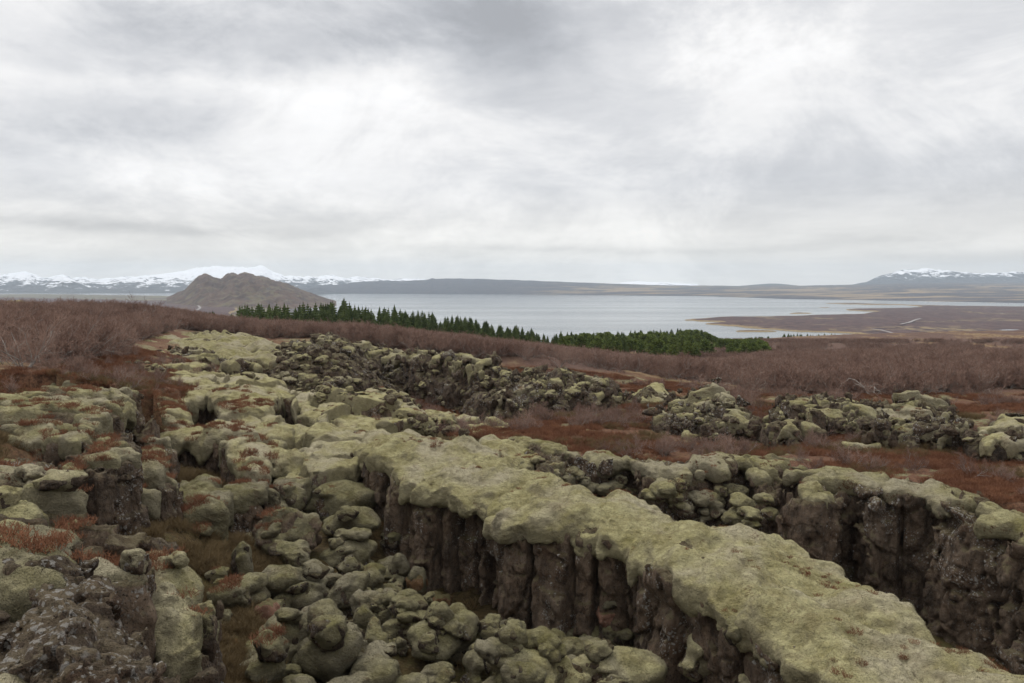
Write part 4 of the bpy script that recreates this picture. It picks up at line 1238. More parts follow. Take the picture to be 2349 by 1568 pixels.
def mat_hill(name, kind):
    m, t, b = material(name)
    p, tn, nn = geo(t)
    z = t.sep(p)[2]
    big = t.noise(t.mul(p, (0.006, 0.006, 0.010)), 1.0, 6, 0.62, 0.5)
    fine = t.noise(t.mul(p, (0.03, 0.03, 0.05)), 1.0, 5, 0.68)
    if kind == 'near':
        col = t.mix(t.step(fine, 0.35, 0.65), (0.044, 0.023, 0.014), (0.100, 0.055, 0.032))
        col = t.mix(t.m('MULTIPLY', t.step(t.noise(t.mul(p, (0.02, 0.02, 0.028)), 1.0, 6, 0.66, 0.6), 0.50, 0.62), 0.8), col, (0.125, 0.100, 0.050))
        col = t.mix(t.step(t.noise(t.mul(p, (0.045, 0.045, 0.045)), 1.0, 5, 0.7), 0.56, 0.66), col, (0.050, 0.042, 0.036))
    elif kind == 'shelf':
        col = t.mix(t.step(fine, 0.35, 0.65), (0.038, 0.040, 0.052), (0.080, 0.068, 0.074))  # blue of the distant haze is put into these base colours
        col = t.mix(t.m('MULTIPLY', t.step(t.noise(t.mul(p, (0.0025, 0.006, 0.02)), 1.0, 6, 0.62, 0.4), 0.49, 0.58), t.m('MULTIPLY', t.step(t.sep(p)[0], -100, 500), t.step(z, 15, -30))), col, (0.27, 0.20, 0.125))
        col = t.mix(t.m('MULTIPLY', t.step(t.noise(t.mul(p, (0.012, 0.008, 0.03)), 1.0, 5, 0.7), 0.60, 0.67), t.step(z, 0, -45)), col, (0.018, 0.028, 0.018))
    else:
        col = t.mix(t.step(fine, 0.35, 0.65), (0.040, 0.042, 0.048), (0.085, 0.085, 0.092))
    if kind in ('snow', 'speckle'):
        sl = t.attr('snowline')
        nz = t.sep(tn)[2]
        sn = t.noise(t.mul(p, (0.010, 0.010, 0.022)), 1.0, 7, 0.70, 0.6)
        mask = t.step(t.m('ADD', t.m('ADD', sl, t.m('MULTIPLY', t.m('SUBTRACT', sn, 0.5), 1.9)), t.m('MULTIPLY', t.m('SUBTRACT', nz, 0.8), 0.35)), 0.41, 0.48)
        col = t.mix(mask, col, (0.86, 0.88, 0.92))
    t.put(b.inputs['Base Color'], col)
    t.put(b.inputs['Normal'], t.bump(t.m('ADD', fine, big), 0.8, 9.0 if kind != 'near' else 3.5))
    return m


WATER = mat_water()
LOW = mat_lowland('birch lowland', 0.95)
LOW_LEFT = mat_lowland('lava lowland', 0.35, 0.0)
LOW_GREY = mat_lowland('grey lava plain', 0.3, 0.95)
HILL_NEAR = mat_hill('heath hill', 'near')
HILL_SNOW = mat_hill('snowy mountain', 'snow')
HILL_SHELF = mat_hill('moorland', 'shelf')
HILL_DARK = mat_hill('dark mountain', 'dark')

# the lake, a disc cut round the plateau side
th = np.linspace(0, 2 * math.pi, 97)[:-1]
rr = np.array([300, 900, 2500, 6000, 14000.])
v = [(math.sin(a) * r, math.cos(a) * r, LAKE_Z) for r in rr for a in th]
f = [(i * 96 + j, i * 96 + (j + 1) % 96, (i + 1) * 96 + (j + 1) % 96, (i + 1) * 96 + j) for i in range(4) for j in range(96)]
tag(link('lake', mesh_np('lake', v, np.array(f)[:, ::-1]), WATER), kind='structure')


def flat_land(name, pts, mat, z=-59.6, jag=2.0, seed=1, rise=1.2, nx=420, ny=150):
    """low land: a sheet cut to a shoreline (pixels on the lake plane), rising a little from the shore, its rim below the water"""
    pts = np.array(pts, float)
    x0, y0 = pts.min(0) - (12, 3); x1, y1 = pts.max(0) + (12, 3)
    y0 = max(y0, 655.0)
    px = np.linspace(x0, x1, nx); py = np.linspace(y0, y1, ny)
    PX, PY = np.meshgrid(px, py, indexing='ij')
    # distances measured in picture pixels with depth stretched as the low angle does
    q = xyz(PX.ravel() / 46, PY.ravel() / 7.5)
    jx = (fbm(q, seed, 4, 0.6) * 10).reshape(PX.shape); jy = (fbm(q + 31, seed + 3, 4, 0.6) * jag).reshape(PX.shape)
    e, _ = poly_sd((PX + jx).astype(np.float32) / 5.0, (PY + jy).astype(np.float32), pts / np.array((5.0, 1.0)))
    D = np.stack([np.broadcast_to((PX - 1174.5) / FOC, PX.shape), CP - (PY - 784) / FOC * SP, -SP - (PY - 784) / FOC * CP], -1)
    P = D * (z / D[..., 2])[..., None]
    hgt = sstep(-0.4, 1.2, e)
    lump = fbm(xyz((P[..., 0] / 60).ravel(), (P[..., 1] / 60).ravel()), seed + 9, 3).reshape(PX.shape)
    P[..., 2] = LAKE_Z - 1.5 + hgt * (1.5 + rise) + hgt * 1.6 * lump * sstep(0.5, 3, e)
    i = np.arange(nx - 1)[:, None] * ny + np.arange(ny - 1)[None]
    f = np.stack([i, i + ny, i + ny + 1, i + 1], -1).reshape(-1, 4)
    keep = (e.ravel()[f] > -1.0).any(1)
    f = f[keep][:, ::-1]
    used = np.unique(f); mp = np.full(nx * ny, -1, np.int32); mp[used] = np.arange(len(used))
    me = mesh_np(name, P.reshape(-1, 3)[used], mp[f])
    attr(me, 'shore', (1 - sstep(0.0, 3.0, e)).ravel()[used])
    return tag(link(name, me, mat), kind='structure')


flat_land('lowland', [(1580, 734), (1650, 727), (1760, 726), (1860, 723), (1980, 720), (2010, 716), (1950, 713), (1935, 709), (2020, 707), (2080, 706), (2110, 704), (2075, 701), (1990, 700), (1900, 697.5), (1890, 695.5), (1960, 695),
                      (2060, 698), (2120, 700), (2250, 702), (2349, 703), (2700, 704), (2800, 800), (2070, 800), (2040, 772), (1985, 767), (1950, 764.5), (1900, 763), (1840, 761.5), (1790, 758), (1740, 754.5), (1690, 749.5), (1650, 747), (1610, 743), (1660, 739), (1600, 737)], LOW, seed=1, nx=1000, ny=340, jag=0.8)
for k, (pts, nm) in enumerate([([(1682, 759), (1720, 757.5), (1770, 758), (1796, 760.5), (1740, 762), (1690, 761.5)], 'islet'), ([(1806, 719), (1835, 716.5), (1862, 718), (1860, 720), (1820, 720.5)], 'islet'),
                               ([(1868, 705.4), (1900, 704.6), (1918, 706), (1885, 707)], 'islet'), ([(1562, 734), (1590, 732.5), (1612, 735.5), (1580, 736)], 'islet'), ([(1858, 724.6), (1885, 723), (1893, 724.5), (1875, 725.6)], 'islet'),
                               ([(1925, 768), (1960, 766.5), (1978, 769), (1945, 770.5)], 'islet')]):
    flat_land(nm, pts, LOW, seed=20 + k, jag=0.4, nx=120, ny=50, rise=0.9)
# ponds and a track on the lowland
for k, (pts, nm, mt, dz) in enumerate([([(2160, 764.5), (2215, 761.5), (2268, 762.5), (2252, 766), (2195, 767.5)], 'pond', WATER, 0), ([(2290, 757.2), (2315, 756.2), (2340, 756.6), (2325, 758.2), (2300, 758.4)], 'pond', WATER, 0)]):
    P = np.array([at(x, y, -57.0) for x, y in pts])
    tag(link(nm, mesh_np(nm, P, [list(range(5))[::-1]]), mt), kind='structure')


def mat_track():
    return mat_plain('grey gravel', (0.26, 0.24, 0.23), (0.33, 0.31, 0.30), 0.2)


def track(name, pts, width, z):
    pts = np.array([at(x, y, z) for x, y in pts])
    tt = np.linspace(0, len(pts) - 1, 40)
    P = np.stack([np.interp(tt, np.arange(len(pts)), pts[:, c]) for c in range(3)], 1)
    T = np.gradient(P, axis=0); N = np.stack([-T[:, 1], T[:, 0], 0 * T[:, 0]], 1); N /= np.linalg.norm(N, axis=1)[:, None]
    v = np.concatenate([P + N * width / 2, P - N * width / 2])
    f = [(i, i + 1, i + 41, i + 40) for i in range(39)]
    tag(link(name, mesh_np(name, v, f), TRACK), kind='structure')


TRACK = mat_track()
track('road', [(2000, 754.5), (2020, 757), (2040, 762), (2052, 766)], 3.2, -57.2)
track('road', [(2066, 744), (2085, 740), (2100, 734), (2112, 731)], 4, -57.2)

# left lowland: the grey lava plain and the purple birch land in front of it
flat_land('lava_plain', [(-200, 674.5), (0, 675.5), (80, 674.5), (140, 675.5), (300, 678), (390, 679), (470, 682), (640, 700), (700, 760), (-200, 760)], LOW_GREY, seed=41, nx=500, ny=120, jag=0.6, rise=2)
flat_land('lowland', [(-200, 683), (0, 683.5), (150, 686), (300, 690), (420, 691), (520, 694), (560, 700), (548, 708), (535, 725), (600, 760), (-200, 760)], LOW_LEFT, seed=42, nx=500, ny=160, jag=1.2, rise=4)
track('road', [(285, 690.0), (318, 691.5)], 6, -54.6)
track('road', [(452, 712), (459, 707), (456, 702), (448, 700)], 5, -54.4)
track('road', [(345, 694), (372, 693)], 6, -54.6)


def mountain(name, crest, d_base, d_crest, mat, base_py=None, seed=1, rough=1.0, nu=500, nv=70, shape=1.0, zb=LAKE_Z - 3, snow=None, gul=60.0, back=1.0):
    """a range whose crest line passes through the given pixels at the given distance; real slopes in front and behind"""
    crest = np.array(crest, float)
    px = np.linspace(crest[0, 0], crest[-1, 0], nu)
    cy_ = np.interp(px, crest[:, 0], crest[:, 1])
    ndir = np.stack([(px - 1174.5) / FOC, np.full(nu, 1.0)], 1)
    zc = np.array([at_y(x, y, d_crest)[2] for x, y in zip(px, cy_)])
    zc = zc + np.interp(px, [crest[0, 0], crest[-1, 0]], [0, 0])
    v = np.concatenate([np.linspace(0, 1, nv), np.linspace(1, 2, nv // 3)[1:]])
    V, I = np.meshgrid(v, np.arange(nu))
    db = np.interp(px, [p[0] for p in d_base], [p[1] for p in d_base])[:, None]
    dist = np.where(V <= 1, db + (d_crest - db) * V, d_crest + (V - 1) * (d_crest - db) * back)
    up = np.where(V <= 1, V ** shape, np.clip(2 - V, 0, 1))
    up = np.where(V <= 1, np.minimum(up, 1), up * up * (3 - 2 * up))
    Xc = ndir[:, 0][:, None] * dist; Yc = dist
    rel = (zc[:, None] - zb)
    q = xyz((Xc / gul).ravel(), (Yc / (gul * 2.2)).ravel(), 0)
    rid = (1 - 2 * np.abs(perlin(q, seed)) + 0.5 * (1 - 2 * np.abs(perlin(q * 2.1, seed + 1))) + 0.28 * perlin(q * 4.3, seed + 2) + 0.15 * perlin(q * 9, seed + 3)).reshape(Xc.shape)
    env = np.sin(np.clip(V, 0, 2) / 2 * math.pi) ** 0.8 * np.where(V <= 1, 1 - 0.80 * V ** 5, 0.5)
    Zc = zb + rel * up + rel * 0.16 * rough * (rid - 0.6) * env
    lim = (zc[:, None] + (dist / d_crest - 1) * zc[:, None])         # nothing in front may rise above the crest line
    Zc = np.where(V < 1, np.minimum(Zc, np.where(V > 0.3, lim - rel * 0.004 * (1 - V), Zc)), Zc)
    P = np.stack([Xc, Yc, Zc], -1).reshape(-1, 3)
    n2 = len(v)
    i = np.arange(nu - 1)[:, None] * n2 + np.arange(n2 - 1)[None]
    f = np.stack([i, i + 1, i + n2 + 1, i + n2], -1).reshape(-1, 4)[:, ::-1]
    me = mesh_np(name, P, f)
    if snow is not None:
        lo, hi = snow
        attr(me, 'snowline', np.clip((Zc - lo) / (hi - lo), 0, 1.2).ravel())
    return tag(link(name, me, mat), kind='structure')


C = [(-60, 640), (0, 634), (28, 630), (45, 626), (60, 624.5), (72, 628), (88, 634), (102, 638), (118, 637), (135, 633.5), (148, 632.5), (158, 635), (168, 641), (178, 639), (196, 637.5), (210, 641), (236, 642),
     (262, 638), (300, 636), (330, 635), (352, 633), (376, 632), (400, 628), (430, 622), (462, 617), (490, 613), (520, 615), (550, 616), (575, 614), (594, 613), (604, 612.5), (615, 618), (628, 626), (655, 635), (672, 634), (700, 637),
     (720, 636), (745, 635), (762, 633), (778, 638), (792, 640), (815, 637), (835, 638), (850, 641), (870, 640), (885, 644), (905, 643), (930, 641), (950, 640.5), (968, 642), (985, 645)]
C = np.array(C); C[:, 1] += 0.0
mountain('mountains', C, [(-60, 4700), (300, 4700), (600, 5000), (1000, 5000)], 6600, HILL_SNOW, seed=3, nu=900, nv=110, shape=1.25, snow=(-75, 150), gul=190, rough=1.5)
mountain('mountains', [(60, 668), (90, 655), (110, 648), (130, 640), (148, 634), (160, 637), (180, 648), (205, 657), (240, 666)], [(60, 5100), (240, 5100)], 5500, HILL_SNOW, seed=5, nu=220, nv=60, snow=(-75, 130), gul=120, rough=1.2)
mountain('mountains', [(640, 668), (700, 660), (760, 655), (820, 648), (870, 645), (930, 645), (975, 643), (985, 641), (993, 638.5), (1000, 641), (1030, 639.5), (1080, 640.5), (1150, 642), (1230, 645), (1330, 649), (1420, 652), (1520, 655), (1620, 656),
                        (1720, 657), (1850, 656), (1950, 654), (2060, 651), (2200, 649.5), (2349, 650), (2500, 650)], [(640, 4700), (1100, 4300), (1600, 3600), (1800, 2900), (2400, 2250), (2500, 2250)], 5600, HILL_SHELF, seed=7, nu=900, nv=90, shape=0.85, gul=170, rough=0.55)
mountain('mountains', [(1380, 653), (1400, 650.5), (1430, 648.5), (1460, 645.8), (1480, 647), (1520, 649), (1560, 650), (1600, 653)], [(1380, 6200), (1600, 6200)], 7000, HILL_SNOW, seed=9, nu=160, nv=40, snow=(-160, 90), gul=150)
mountain('mountains', [(1700, 656), (1730, 653.5), (1765, 651), (1790, 651.5), (1830, 656)], [(1700, 5700), (1830, 5700)], 6400, HILL_DARK, seed=11, nu=100, nv=30, gul=150, rough=.4)
mountain('mountains', [(1940, 656), (1985, 648), (2000, 640), (2015, 634), (2040, 630), (2055, 623), (2085, 620), (2110, 619), (2125, 617.5), (2140, 621), (2160, 622), (2172, 620.5), (2190, 624), (2230, 627), (2270, 628), (2300, 625), (2349, 624.5), (2420, 625), (2500, 630)],
         [(1940, 6100), (2500, 6100)], 6900, HILL_SNOW, seed=13, nu=400, nv=80, snow=(0, 195), gul=170, rough=1.0, shape=0.9)
mountain('hill', [(383, 683), (400, 676), (425, 665), (445, 648), (458, 636), (470, 631.5), (480, 632.5), (490, 637.5), (508, 641), (515, 637), (525, 630.5), (538, 627), (548, 630), (558, 627.5), (574, 629), (590, 634), (610, 638), (630, 645), (655, 651), (680, 661), (705, 671), (730, 679), (752, 686), (772, 692)],
         [(383, 2100), (480, 1850), (560, 1780), (650, 1800), (772, 2000)], 2350, HILL_NEAR, seed=15, nu=420, nv=110, gul=42, rough=1.0, shape=0.95)
mountain('hill', [(690, 672), (715, 662), (735, 660), (760, 668), (790, 673)], [(690, 4350), (790, 4350)], 4600, HILL_DARK, seed=16, nu=90, nv=30, gul=90, rough=.5)

# the air over the lake
m = bpy.data.materials.new('haze'); m.use_nodes = True
t = NT(m.node_tree); t.n.clear()
pv = t.new('ShaderNodeVolumePrincipled')
pv.inputs['Color'].default_value = (0.74, 0.87, 1.0, 1)
pv.inputs['Density'].default_value = 0.00010
pv.inputs['Anisotropy'].default_value = 0.0
o_ = t.new('ShaderNodeOutputMaterial'); t.l.new(pv.outputs[0], o_.inputs['Volume'])
X0, Z0, Z1 = 7000, -70.0, 190.0
v = [(sx * X0, 200 * (sy < 0) * -1 + 8600 * (sy > 0), z) for z in (Z0, Z1) for sx, sy in ((-1, -1), (1, -1), (1, 1), (-1, 1))]
f = [(0, 3, 2, 1), (4, 5, 6, 7), (0, 1, 5, 4), (1, 2, 6, 5), (2, 3, 7, 6), (3, 0, 4, 7)]
hz = link('haze', mesh_np('haze', v, f, False), m)
tag(hz, kind='stuff')


# ------------------------------------------------------------------ plants
def tubes(segs, sides=3):
    """tapered tubes: segs of (p0, p1, r0, r1)"""
    A = np.array([s[0] for s in segs], np.float32); B = np.array([s[1] for s in segs], np.float32)
    ra = np.array([s[2] for s in segs], np.float32); rb = np.array([s[3] for s in segs], np.float32)
    d = B - A; d /= np.linalg.norm(d, axis=1)[:, None] + 1e-9
    ref = np.where(np.abs(d[:, 2:3]) > 0.9, np.array([[1., 0, 0]]), np.array([[0, 0, 1.]]))
    u = np.cross(d, ref); u /= np.linalg.norm(u, axis=1)[:, None] + 1e-9
    w = np.cross(d, u)
    n = len(segs)
    V = np.empty((n, sides * 2, 3), np.float32)
    for k in range(sides):
        a = 2 * math.pi * k / sides
        o = u * math.cos(a) + w * math.sin(a)
        V[:, k] = A + o * ra[:, None]; V[:, sides + k] = B + o * rb[:, None]
    F = []
    b = np.arange(n) * sides * 2
    for k in range(sides):
        k2 = (k + 1) % sides
        F.append(np.stack([b + k, b + k2, b + sides + k2, b + sides + k], 1))
    return V.reshape(-1, 3), np.concatenate(F)


def unit(v):
    return v / (np.linalg.norm(v) + 1e-9)


def birch(seed, h=2.0, stems=7, spread=0.75, twig=0.006, dens=1.0, crook=0.25):
    rs = np.random.RandomState(seed)
    wood, twigs = [], []

    def grow(p, d, L, r, lev, nseg):
        out = wood if lev <= 1 else twigs
        pts = [p]
        for k in range(nseg):
            d = unit(d + rs.normal(0, crook, 3) + np.array([0, 0, 0.10 if lev else 0.02]))
            q = p + d * L / nseg
            r1 = max(r * (1 - 0.6 / nseg), twig * .6)
            out.append((p, q, r, r1))
            p = q; r = r1
            pts.append(p)
            if lev < 3:
                nb = rs.poisson([1.5, 1.9, 1.5][lev] * dens)
                for _ in range(nb):
                    sd = unit(d + rs.normal(0, 0.75, 3) + np.array([0, 0, 0.25]))
                    grow(p - d * rs.rand() * L / nseg * .5, sd, L * rs.uniform(0.35, 0.62), max(r * 0.55, twig), lev + 1, [4, 3, 2][lev])
    for k in range(stems):
        a = rs.uniform(0, 6.28)
        d = unit(np.array([math.cos(a) * spread, math.sin(a) * spread, rs.uniform(0.6, 1.1)]))
        grow(np.array([math.cos(a) * .12, math.sin(a) * .12, -0.08]), d, h * rs.uniform(0.55, 0.85), 0.022 * h / 2, 0, 5)
    return wood, twigs


BIRCH_WOOD = mat_plain('grey birch bark', (0.17, 0.145, 0.13), (0.36, 0.33, 0.30), 9)
BIRCH_TWIG = mat_plain('red brown birch twigs', (0.135, 0.074, 0.056), (0.345, 0.232, 0.182), 3, rnd=0.65)
WHITE_WOOD = mat_plain('bleached birch bark', (0.34, 0.32, 0.29), (0.50, 0.47, 0.43), 9)
NEEDLE = mat_plain('spruce needles', (0.055, 0.084, 0.024), (0.145, 0.185, 0.055), 0.8, sub=0.15)
PINE_NEEDLE = mat_plain('pine needles', (0.066, 0.098, 0.024), (0.165, 0.202, 0.052), 0.8, sub=0.15)
TRUNK = mat_plain('brown bark', (0.060, 0.045, 0.034), (0.11, 0.085, 0.065), 5)
HEATH_TWIG = mat_plain('heather tips', (0.130, 0.055, 0.032), (0.270, 0.130, 0.072), 2)
STRAW = mat_plain('withered grass', (0.105, 0.072, 0.034), (0.215, 0.155, 0.080), 2)

BIRCH = []
for k in range(7):
    wd, tw = birch(300 + k, h=[2.0, 2.3, 1.7, 2.1, 1.9, 2.5, 1.6][k], stems=[6, 8, 7, 5, 9, 6, 8][k], twig=0.0065, dens=0.9)
    BIRCH.append((mesh_np('birch_stems', *tubes(wd, 4)), mesh_np('birch_twigs', *tubes(tw, 3))))
    BIRCH[-1][0].materials.append(BIRCH_WOOD); BIRCH[-1][1].materials.append(BIRCH_TWIG)
CROOK = []
for k in range(3):
    wd, tw = birch(340 + k, h=3.0, stems=[4, 3, 5][k], spread=1.3, twig=0.010, dens=0.75, crook=0.5)
    CROOK.append((mesh_np('birch_stems', *tubes(wd, 4)), mesh_np('birch_twigs', *tubes(tw, 3))))
    CROOK[-1][0].materials.append(WHITE_WOOD); CROOK[-1][1].materials.append(BIRCH_TWIG)


def plant(name, meshes, parts, loc, scale, rot, label, cat, group):
    r = empty(name, loc, label, cat, group)
    r.scale = (scale,) * 3 if np.isscalar(scale) else scale
    r.rotation_euler = (0, 0, rot)
    for me, nm in zip(meshes, parts):
        o = bpy.data.objects.new(nm, me); COL.objects.link(o); o.parent = r
    return r


# how high the bushes reach against what lies behind them (pixels)
CREST = np.array([(-300, 697), (0, 697), (60, 693), (120, 689), (300, 689), (340, 695), (400, 707), (480, 723), (550, 732), (700, 740), (800, 741), (900, 752), (1000, 764), (1100, 774), (1250, 793), (1400, 810), (1500, 820), (1640, 826), (1700, 818), (1772, 806), (1800, 776), (2100, 775), (2200, 773), (2800, 772)], float)


def trim(x, y, z, s, tall=1.9):
    """largest plant size that stays below the crest of the thicket"""
    p, q = proj(np.stack([np.asarray(x, float), np.asarray(y, float), np.asarray(z, float)], -1))
    cr = np.interp(p, CREST[:, 0], CREST[:, 1])
    cr = np.where((np.hypot(x, y) > 140) & (p > 1560), 777, cr)
    room = (q - cr) / FOC * np.hypot(x, y)
    return np.minimum(s, room / tall)


bpy.context.view_layer.update()
_dg = bpy.context.evaluated_depsgraph_get()
rs = np.random.RandomState(5)


def on_ground(x, y):
    ok, loc, nor, idx, ob, mt = sc.ray_cast(_dg, mathutils.Vector((x, y, 40)), mathutils.Vector((0, 0, -1)))
    if ok and ob.name == 'haze':
        ok, loc, nor, idx, ob, mt = sc.ray_cast(_dg, mathutils.Vector((x, y, loc.z - 0.01)), mathutils.Vector((0, 0, -1)))
    return loc.z if ok and ob.name == 'ground' else None


# single birches: white crooked ones that stand out, then the nearest bushes
for px, py, hpx, k, lab in [(2010, 908, 92, 0, 'crooked white stemmed birch sprawling wide, brightest in the scrub'), (1722, 900, 70, 1, 'white stemmed birch with a curled trunk behind the boulder cone'),
                            (1612, 872, 62, 2, 'pale birch with upright grey stems left of the curled one'), (2168, 898, 66, 1, 'grey birch with a spreading open crown, further right in the scrub'),
                            (1640, 893, 55, 0, 'small pale birch beside the curled one'), (2280, 905, 50, 2, 'low grey birch close to the right edge')]:
    P = drop(px, py)
    plant('birch_tree', CROOK[k], ('stems', 'twigs'), P, hpx / FOC * P[1] / 2.6, rs.rand() * 6.28, lab, 'birch tree', None)
for px, py, hpx, k, lab in [(192, 822, 82, 1, 'round birch bush with a dense dark crown standing clear on the left heath'), (60, 845, 100, 5, 'open twiggy birch bush nearest the left edge'),
                            (15, 835, 95, 3, 'birch bush cut by the left edge of the view'), (330, 740, 55, 4, 'birch bush on the brow of the left bank')]:
    P = drop(px, py)
    plant('birch_shrub', BIRCH[k], ('stems', 'twigs'), P, hpx / FOC * P[1] / 1.75, rs.rand() * 6.28, lab, 'birch shrub', None)
n = 0; tries = 0
near = []
while n < 285 and tries < 12000:
    tries += 1
    th = rs.uniform(-0.62, 0.62)
    r = rs.uniform(24, 88)
    x, y = r * math.sin(th), r * math.cos(th)
    z = land([x], [y])[0]
    p, q = proj(np.array([x, y, z]))
    if not (-80 < p < 2430) or in_scrub(np.array([p]), np.array([q]))[0] < 0.5: continue
    if rs.rand() > (1.0 if perlin(np.array([[x / 6, y / 6, 0]]), 4)[0] > (-0.02 if p < 650 else -0.2) else 0.08): continue
    if min([(x - a) ** 2 + (y - b) ** 2 for a, b in near] + [99]) < 0.8: continue
    z2 = on_ground(x, y)
    if z2 is None: continue
    sz = float(trim(x, y, z2, rs.uniform(0.5, 0.9)))
    if sz < 0.3: continue
    near.append((x, y))
    plant('birch_shrub', BIRCH[rs.randint(7)], ('stems', 'twigs'), (x, y, z2), sz, rs.rand() * 6.28,
          'bare red brown birch bush, one of the thicket', 'birch shrub', 'bare birch bushes of the thicket')
    n += 1


def scatter(name, protos, pts, scales, kind='stuff', seed=0):
    """one object that repeats small plants over the ground"""
    pts = np.array(pts, np.float32)
    me = bpy.data.meshes.new(name)
    me.vertices.add(len(pts)); me.vertices.foreach_set('co', pts.ravel()); me.update()
    rr = np.random.RandomState(seed)
    attr(me, 'turn', rr.uniform(0, 6.28, len(pts))); attr(me, 'size', scales)
    o = link(name, me)
    tag(o, kind=kind)
    cl = bpy.data.collections.new(name + ' kinds')
    for k, ms in enumerate(protos):
        # a proto may have several meshes: join them as one mesh with several materials
        q = bpy.data.objects.new(name + '_kind', ms); cl.objects.link(q)
    ng = bpy.data.node_groups.new(name, 'GeometryNodeTree')
    ng.interface.new_socket('Geometry', in_out='INPUT', socket_type='NodeSocketGeometry')
    ng.interface.new_socket('Geometry', in_out='OUTPUT', socket_type='NodeSocketGeometry')
    N = ng.nodes; L = ng.links
    gi = N.new('NodeGroupInput'); go = N.new('NodeGroupOutput')
    ci = N.new('GeometryNodeCollectionInfo'); ci.inputs[0].default_value = cl
    ci.inputs['Separate Children'].default_value = True; ci.inputs['Reset Children'].default_value = True
    ip = N.new('GeometryNodeInstanceOnPoints')
    ip.inputs['Pick Instance'].default_value = True
    at1 = N.new('GeometryNodeInputNamedAttribute'); at1.data_type = 'FLOAT'; at1.inputs[0].default_value = 'turn'
    at2 = N.new('GeometryNodeInputNamedAttribute'); at2.data_type = 'FLOAT'; at2.inputs[0].default_value = 'size'
    cx = N.new('ShaderNodeCombineXYZ')
    L.new(at1.outputs[0], cx.inputs[2])
    L.new(gi.outputs[0], ip.inputs['Points']); L.new(ci.outputs[0], ip.inputs['Instance'])
    L.new(cx.outputs[0], ip.inputs['Rotation']); L.new(at2.outputs[0], ip.inputs['Scale'])
    L.new(ip.outputs[0], go.inputs[0])
    md = o.modifiers.new('scatter', 'NODES'); md.node_group = ng
    return o


def join_meshes(name, parts):
    """several (verts, faces, material) as one mesh"""
    V = []; F = []; M = []; off = 0
    me = None
    for k, (v, f, mt) in enumerate(parts):
        V.append(v); F.append(np.asarray(f) + off); M.append(np.full(len(f), k)); off += len(v)
    me = mesh_np(name, np.concatenate(V), np.concatenate(F))
    for _, _, mt in parts: me.materials.append(mt)
    me.polygons.foreach_set('material_index', np.concatenate(M).astype(np.int32))
    return me


# the scrub further off
SCRUBM = []
for k in range(5):
    wd, tw = birch(360 + k, h=2.1, stems=7, twig=0.011, dens=0.72)
    SCRUBM.append(join_meshes('scrub', [tubes(wd, 3) + (BIRCH_WOOD,), tubes(tw, 3) + (BIRCH_TWIG,)]))
pts, scl = [], []
th = rs.uniform(-0.66, 0.66, 110000)
r = np.where(rs.rand(110000) < 0.6, np.sqrt(rs.uniform(0, 1, 110000)) * 330, 34 + rs.uniform(0, 1, 110000) ** 0.8 * 110)
m = (r > 34)
th, r = th[m], r[m]
x, y = r * np.sin(th), r * np.cos(th)
z = land(x, y)
p, q = proj(np.stack([x, y, z], 1))
cl = perlin(xyz(x / 14, y / 14), 44) + 0.5 * perlin(xyz(x / 5, y / 5), 45)
keep = (in_scrub(p, q) > 0.5) & (rs.uniform(0, 1, len(x)) < np.where(cl > np.where(p > 1500, -0.02, np.where(p < 650, 0.02, -0.22)), 1.0, 0.06) * np.clip(1.3 - r / 500, 0.3, 1) * np.where(r < 70, 0.7, 1)) & (z > -34)
x, y, z, r = x[keep], y[keep], z[keep], r[keep]
sz_ = trim(x, y, z, rs.uniform(0.40, 0.80, len(x)), 1.75)
keep = sz_ > 0.11
x, y, z, sz_ = x[keep], y[keep], z[keep], sz_[keep]
print('scrub', len(x))
scatter('birch_scrub', SCRUBM, np.stack([x, y, z], 1), sz_, seed=3)


